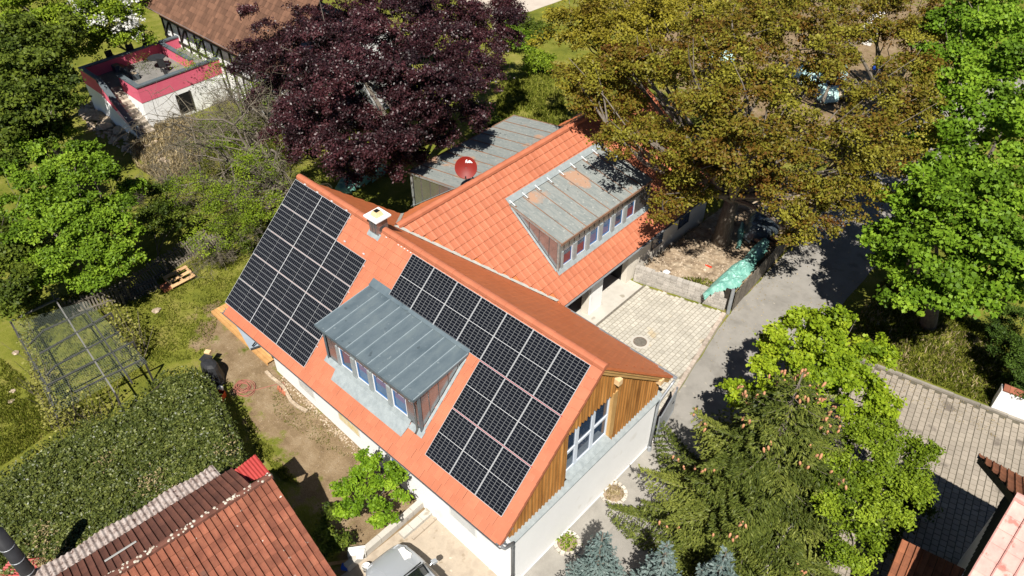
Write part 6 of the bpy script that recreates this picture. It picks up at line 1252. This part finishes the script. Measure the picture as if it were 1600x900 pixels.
def chair(label, px, py, rot, z=ZF):
    c = G(px, py, z+.3); c[2] = z; t = thing('garden_chair', label, 'chair', tuple(c), 'dark chairs on the pink terrace'); ca, sa = math.cos(rot), math.sin(rot)
    L_ = lambda x, y: (c[0]+x*ca-y*sa, c[1]+x*sa+y*ca)
    m = MB(); m.rbox(c, .50, .50, z+.40, z+.45, rot); m.part('seat', M['darkgrey'], t)
    m = MB(); a_, b_ = L_(-.25,-.25), L_(-.25,.25); m.hexa([(*L_(-.25,-.24),z+.45),(*L_(-.21,-.24),z+.45),(*L_(-.21,.24),z+.45),(*L_(-.25,.24),z+.45),(*L_(-.38,-.24),z+1.0),(*L_(-.34,-.24),z+1.0),(*L_(-.34,.24),z+1.0),(*L_(-.38,.24),z+1.0)]); m.part('backrest', M['darkgrey'], t)
    for x, y in ((.22,.22),(.22,-.22),(-.22,.22),(-.22,-.22)):
        m = MB(); m.rbox(L_(x,y), .04, .04, z, z+.40, rot); m.part('leg', M['darkgrey'], t)
    for y in (.25, -.25):
        m = MB(); m.bar((*L_(-.28,y), z+.65), (*L_(.24,y), z+.65), .04, .03); m.part('armrest', M['darkgrey'], t)
chair('dark garden chair beside the potted plant on the pink terrace', 178, 97, .1)
chair('tall backed dark chair against the middle of the pink back parapet', 209, 88, -.1); chair('dark chair in the far corner of the pink terrace', 231, 80, -.6); chair('dark chair at the right front of the terrace under bare branches', 258, 104, 2.2)
chair('dark chair close behind the front parapet of the pink terrace', 268, 121, 1.7)
m = MB(); c = G(244,90,ZF+.7); m.lathe((c[0],c[1],ZF), [(.04,0),(.04,.68),(.55,.70),(.55,.73),(0,.73)], 18); m.solo('garden_table', M['darkgrey'], 'round dark table on the terrace near the house wall', 'table')
pt = thing('plant_pot', 'wide pot with a thin plant on the left of the pink terrace', 'potted plant', (*G(158,107,ZF)[:2], ZF)); c = ORG[pt.name]
m = MB(); m.lathe(c, [(.22,0),(.33,.28),(.36,.28),(.32,.25),(0,.25)], 14); m.part('pot', M['step'], pt); n = 90; q = rng.normal(size=(n,3))*np.array((.16,.16,.22))+c+np.array((0,0,.6)); leaves('foliage', q, rng.normal(size=(n,3)), .12, rng.random(n), LF['darkg'], pt, kind='stuff')
for i, (px, py, sx, sy, lab) in enumerate(((150,111,.5,.5,'square dark planter in the left corner of the pink terrace'),(184,110,.55,.45,'square dark planter at the head of the terrace steps'),(194,112,.7,.28,'low planter with orange rim by the steps parapet'),(211,123,.6,.4,'dark planter box behind the steps parapet'))):
    c = G(px, py, ZF); t = thing('planter_box', lab, 'planter', tuple(c)); m = MB(); m.rbox(c, sx, sy, ZF, ZF+.38, 0); m.part('box', M['coping'], t); m = MB(); m.rbox(c, sx-.1, sy-.1, ZF+.381, ZF+.40, 0); m.part('soil', M['pot'] if i == 2 else M['soil'], t)
n = 500; q = rng.normal(size=(n,3))*np.array((.5,.35,.4))+G(226,108,ZF)+np.array((0,0,.5)); q[:,2] = np.maximum(q[:,2], ZF+.05); t = thing('terrace_shrub', 'thin grey green shrub in the middle of the terrace', 'shrub', tuple(G(226,108,ZF))); leaves('foliage', q, rng.normal(size=(n,3)), .10, rng.random(n), LF['darkg'], t, .3)
fh = thing('timbered_house', 'half timbered house with brown tiled roof in the upper left', 'house', (-22, 11, 0))
m = MB(); m.box(-29.3, -13.5, 8.7, 16, 0, 5.0); m.part('wall', M['render'], fh)
EZ, EY = 5.05, 7.75; RV = np.array((0, -math.cos(.80), -math.sin(.80))); RN = np.array((0, -math.sin(.80), math.cos(.80))); RR = np.array((-30.2, EY, EZ))-RV*8.5
m = MB(); m.slab([RR-RN*.06, RR-RN*.06+(17,0,0), RR-RN*.06+(17,0,0)+RV*8.45, RR-RN*.06+RV*8.45], .15); m.slab([RR-RN*.06, RR-RN*.06+(17,0,0), RR+(17,7,-7), RR+(0,7,-7)], .15); m.part('roof_deck', M['timber'], fh)
tile_roof(fh, 'roof_tile', RR, (1,0,0), RV, RN, [(0,0),(17,0),(17,8.5),(0,8.5)], .30, .36, OLD(.30), .024, M['browntile'], 0, None, 0, 0, lift=.03)
gutter(fh, (-30.2, EY-.06, EZ-.06), (-13.2, EY-.06, EZ-.06), .075, M['galv'])
sk = MB(); sk.slab([RR+RV*3.2+(12.6,0,0)+RN*.07, RR+RV*3.2+(13.4,0,0)+RN*.07, RR+RV*4.4+(13.4,0,0)+RN*.07, RR+RV*4.4+(12.6,0,0)+RN*.07], .05); sk = sk.part('skylight', M['galv'], fh); k = MB(); k.slab([RR+RV*3.3+(12.7,0,0)+RN*.08, RR+RV*3.3+(13.3,0,0)+RN*.08, RR+RV*4.3+(13.3,0,0)+RN*.08, RR+RV*4.3+(12.7,0,0)+RN*.08], .01); k.part('pane', M['glassblue'], sk)
yw_ = 8.66
for x in np.arange(-29.2, -13.4, 1.05):
    k = MB(); k.box(x, x+.16, yw_-.02, yw_+.06, .0, 4.9); k.part('timber_post', M['timber'], fh)
    if int((x+29.2)/1.05) % 2 == 0:
        k = MB(); k.bar((x+.16, yw_, 2.75), (x+1.05, yw_, 3.75), .06, .14, up=(0,1,0)); k.part('timber_brace', M['timber'], fh)
        k = MB(); k.bar((x+1.05, yw_+.002, .3), (x+.16, yw_+.002, 2.4), .06, .14, up=(0,1,0)); k.part('timber_brace', M['timber'], fh)
for z in (.1, 2.45, 3.75, 4.75):
    k = MB(); k.box(-29.3, -13.5, yw_-.03, yw_+.05, z, z+.16); k.part('timber_beam', M['timber'] if z != 3.75 else M['picket'], fh)
for i in range(9):
    x = -29.0+i*1.05*.98
    if i in (5,): continue
    k = MB(); k.box(x+.02, x+.95, yw_-.045, yw_-.031, 3.92, 4.74); wn = k.part('veranda_window', M['timber'], fh); k = MB(); k.box(x+.1, x+.87, yw_-.052, yw_-.046, 4.0, 4.68); k.part('pane', M['glass'], wn)
k = MB(); k.box(-18.8, -18.0, yw_-.05, yw_-.03, 3.2, 4.6); wn = k.part('window', M['white'], fh); k = MB(); k.box(-18.72, -18.08, yw_-.06, yw_-.051, 3.3, 4.5); k.part('pane', M['glassblue'], wn)
rp = thing('red_pot', 'small red pot at the foot of the terrace steps', 'plant pot', tuple(G(228,212,0))); c = ORG[rp.name]; m = MB(); m.lathe(c, [(.16,0),(.22,.3),(.24,.3),(.2,.27),(0,.27)], 12); m.part('pot', M['redbar'], rp)
m = MB(); RP = PX([(118,165),(150,160),(205,215),(330,232),(270,262),(215,250),(150,210)]); RA = np.array(RP)
for i in range(1500):
    x, y = rnd.uniform(RA[:,0].min(), RA[:,0].max()), rnd.uniform(RA[:,1].min(), RA[:,1].max())
    if not in_poly(np.array([x]), np.array([y]), RP)[0]: continue
    r = rnd.uniform(.05,.16)*(1+.9*(rnd.random() < .1)); m.lathe((x,y,-.01), [(r,0),(r*.85,r*.5),(r*.35,r*.7),(0,r*.7)], 5, rnd.random())
m.struct('rubble', M['rubble'], kind='stuff')
for i, (px, py, r) in enumerate(((150,185,.7),(175,190,.6),(165,200,.5),(135,178,.5),(190,205,.55),(205,215,.4))): rock('garden_rock', ['large','second largest','flat pale','leftmost','broad front','smallest'][i]+' rock below the steps of the pink terrace', G(px, py, 0), r, M['rubble'], 'rock', 60+i, 'rocks below the pink terrace', flat=.3)
# things half seen behind the oak
m = MB(); a_ = G(1357,62,0); m.rbox(a_, .9, 2.4, 0, 1.9, .15); m.solo('white_shed', M['whitestone'], 'narrow white weathered wall seen through the oak near the teal heap', 'wall', bevel=.03)
m = MB(); m.rbox(G(1369,108,0), .5, .4, 0, .35, .4); m.solo('blue_tub', M['blue'], 'blue plastic tub in the shade behind the oak', 'tub', bevel=.03)
for i, (px, py, r) in enumerate(((1250,130,.6),(1262,140,.5),(1322,152,.9),(1345,140,.5),(1350,185,.5),(1248,150,.45))): rock('rubble_stone', ['pale boulder left of the teal heap','smaller pale boulder below the first, left of the teal heap','largest pale boulder below the teal heap','tan boulder right of the teal heap','isolated pale boulder right of the oak trunk','small pale boulder at the lower left of the teal heap'][i], G(px, py, 0), r, M['rubble'], 'boulder', 80+i, 'boulders behind the oak', flat=.45)
picket_fence('small dark garden fence at the top edge behind the yellow oak', G(985,30), G(1035,18), 1.0, .25, 0.0, 7)

q = np.column_stack([rng.uniform(13.2, 17.4, 2600), rng.uniform(9, 25, 2600)]); e_ = np.minimum(np.abs(q[:,0]-13.5), np.abs(q[:,0]-17.0)); q = q[rng.random(len(q)) < np.exp(-e_*1.9)+.05]
leaves('leaf_litter', np.column_stack([q, np.full(len(q), .02)]), rng.normal(size=(len(q),3))*.25+np.array([0,0,1]), .06*(.5+rng.random(len(q))), rng.random(len(q)), LF['straw'], None, .6, kind='stuff')
q = np.column_stack([rng.uniform(18.5, 25, 900), rng.uniform(12.5, 15, 900)]); q = q[in_poly(q[:,0], q[:,1], [(18.5,12.6),(25,13.6),(25,15),(20,14.2)])]
leaves('leaf_litter', np.column_stack([q, np.full(len(q), .045)]), rng.normal(size=(len(q),3))*.25+np.array([0,0,1]), .05*(.5+rng.random(len(q))), rng.random(len(q)), LF['straw'], None, .6, kind='stuff')
m = MB()
for i in range(900):
    t = rng.integers(0, 4); a_ = G(*[(430,620),(470,660),(400,580),(540,730)][t], 0)+rng.normal(size=3)*np.array([1.1,.8,0]); r = rnd.uniform(.010,.028); m.lathe((a_[0],a_[1],-.004), [(r,0),(r*.8,r*.7),(0,r)], 5, rnd.random())
m.struct('soil_clods', M['soil'], kind='stuff')
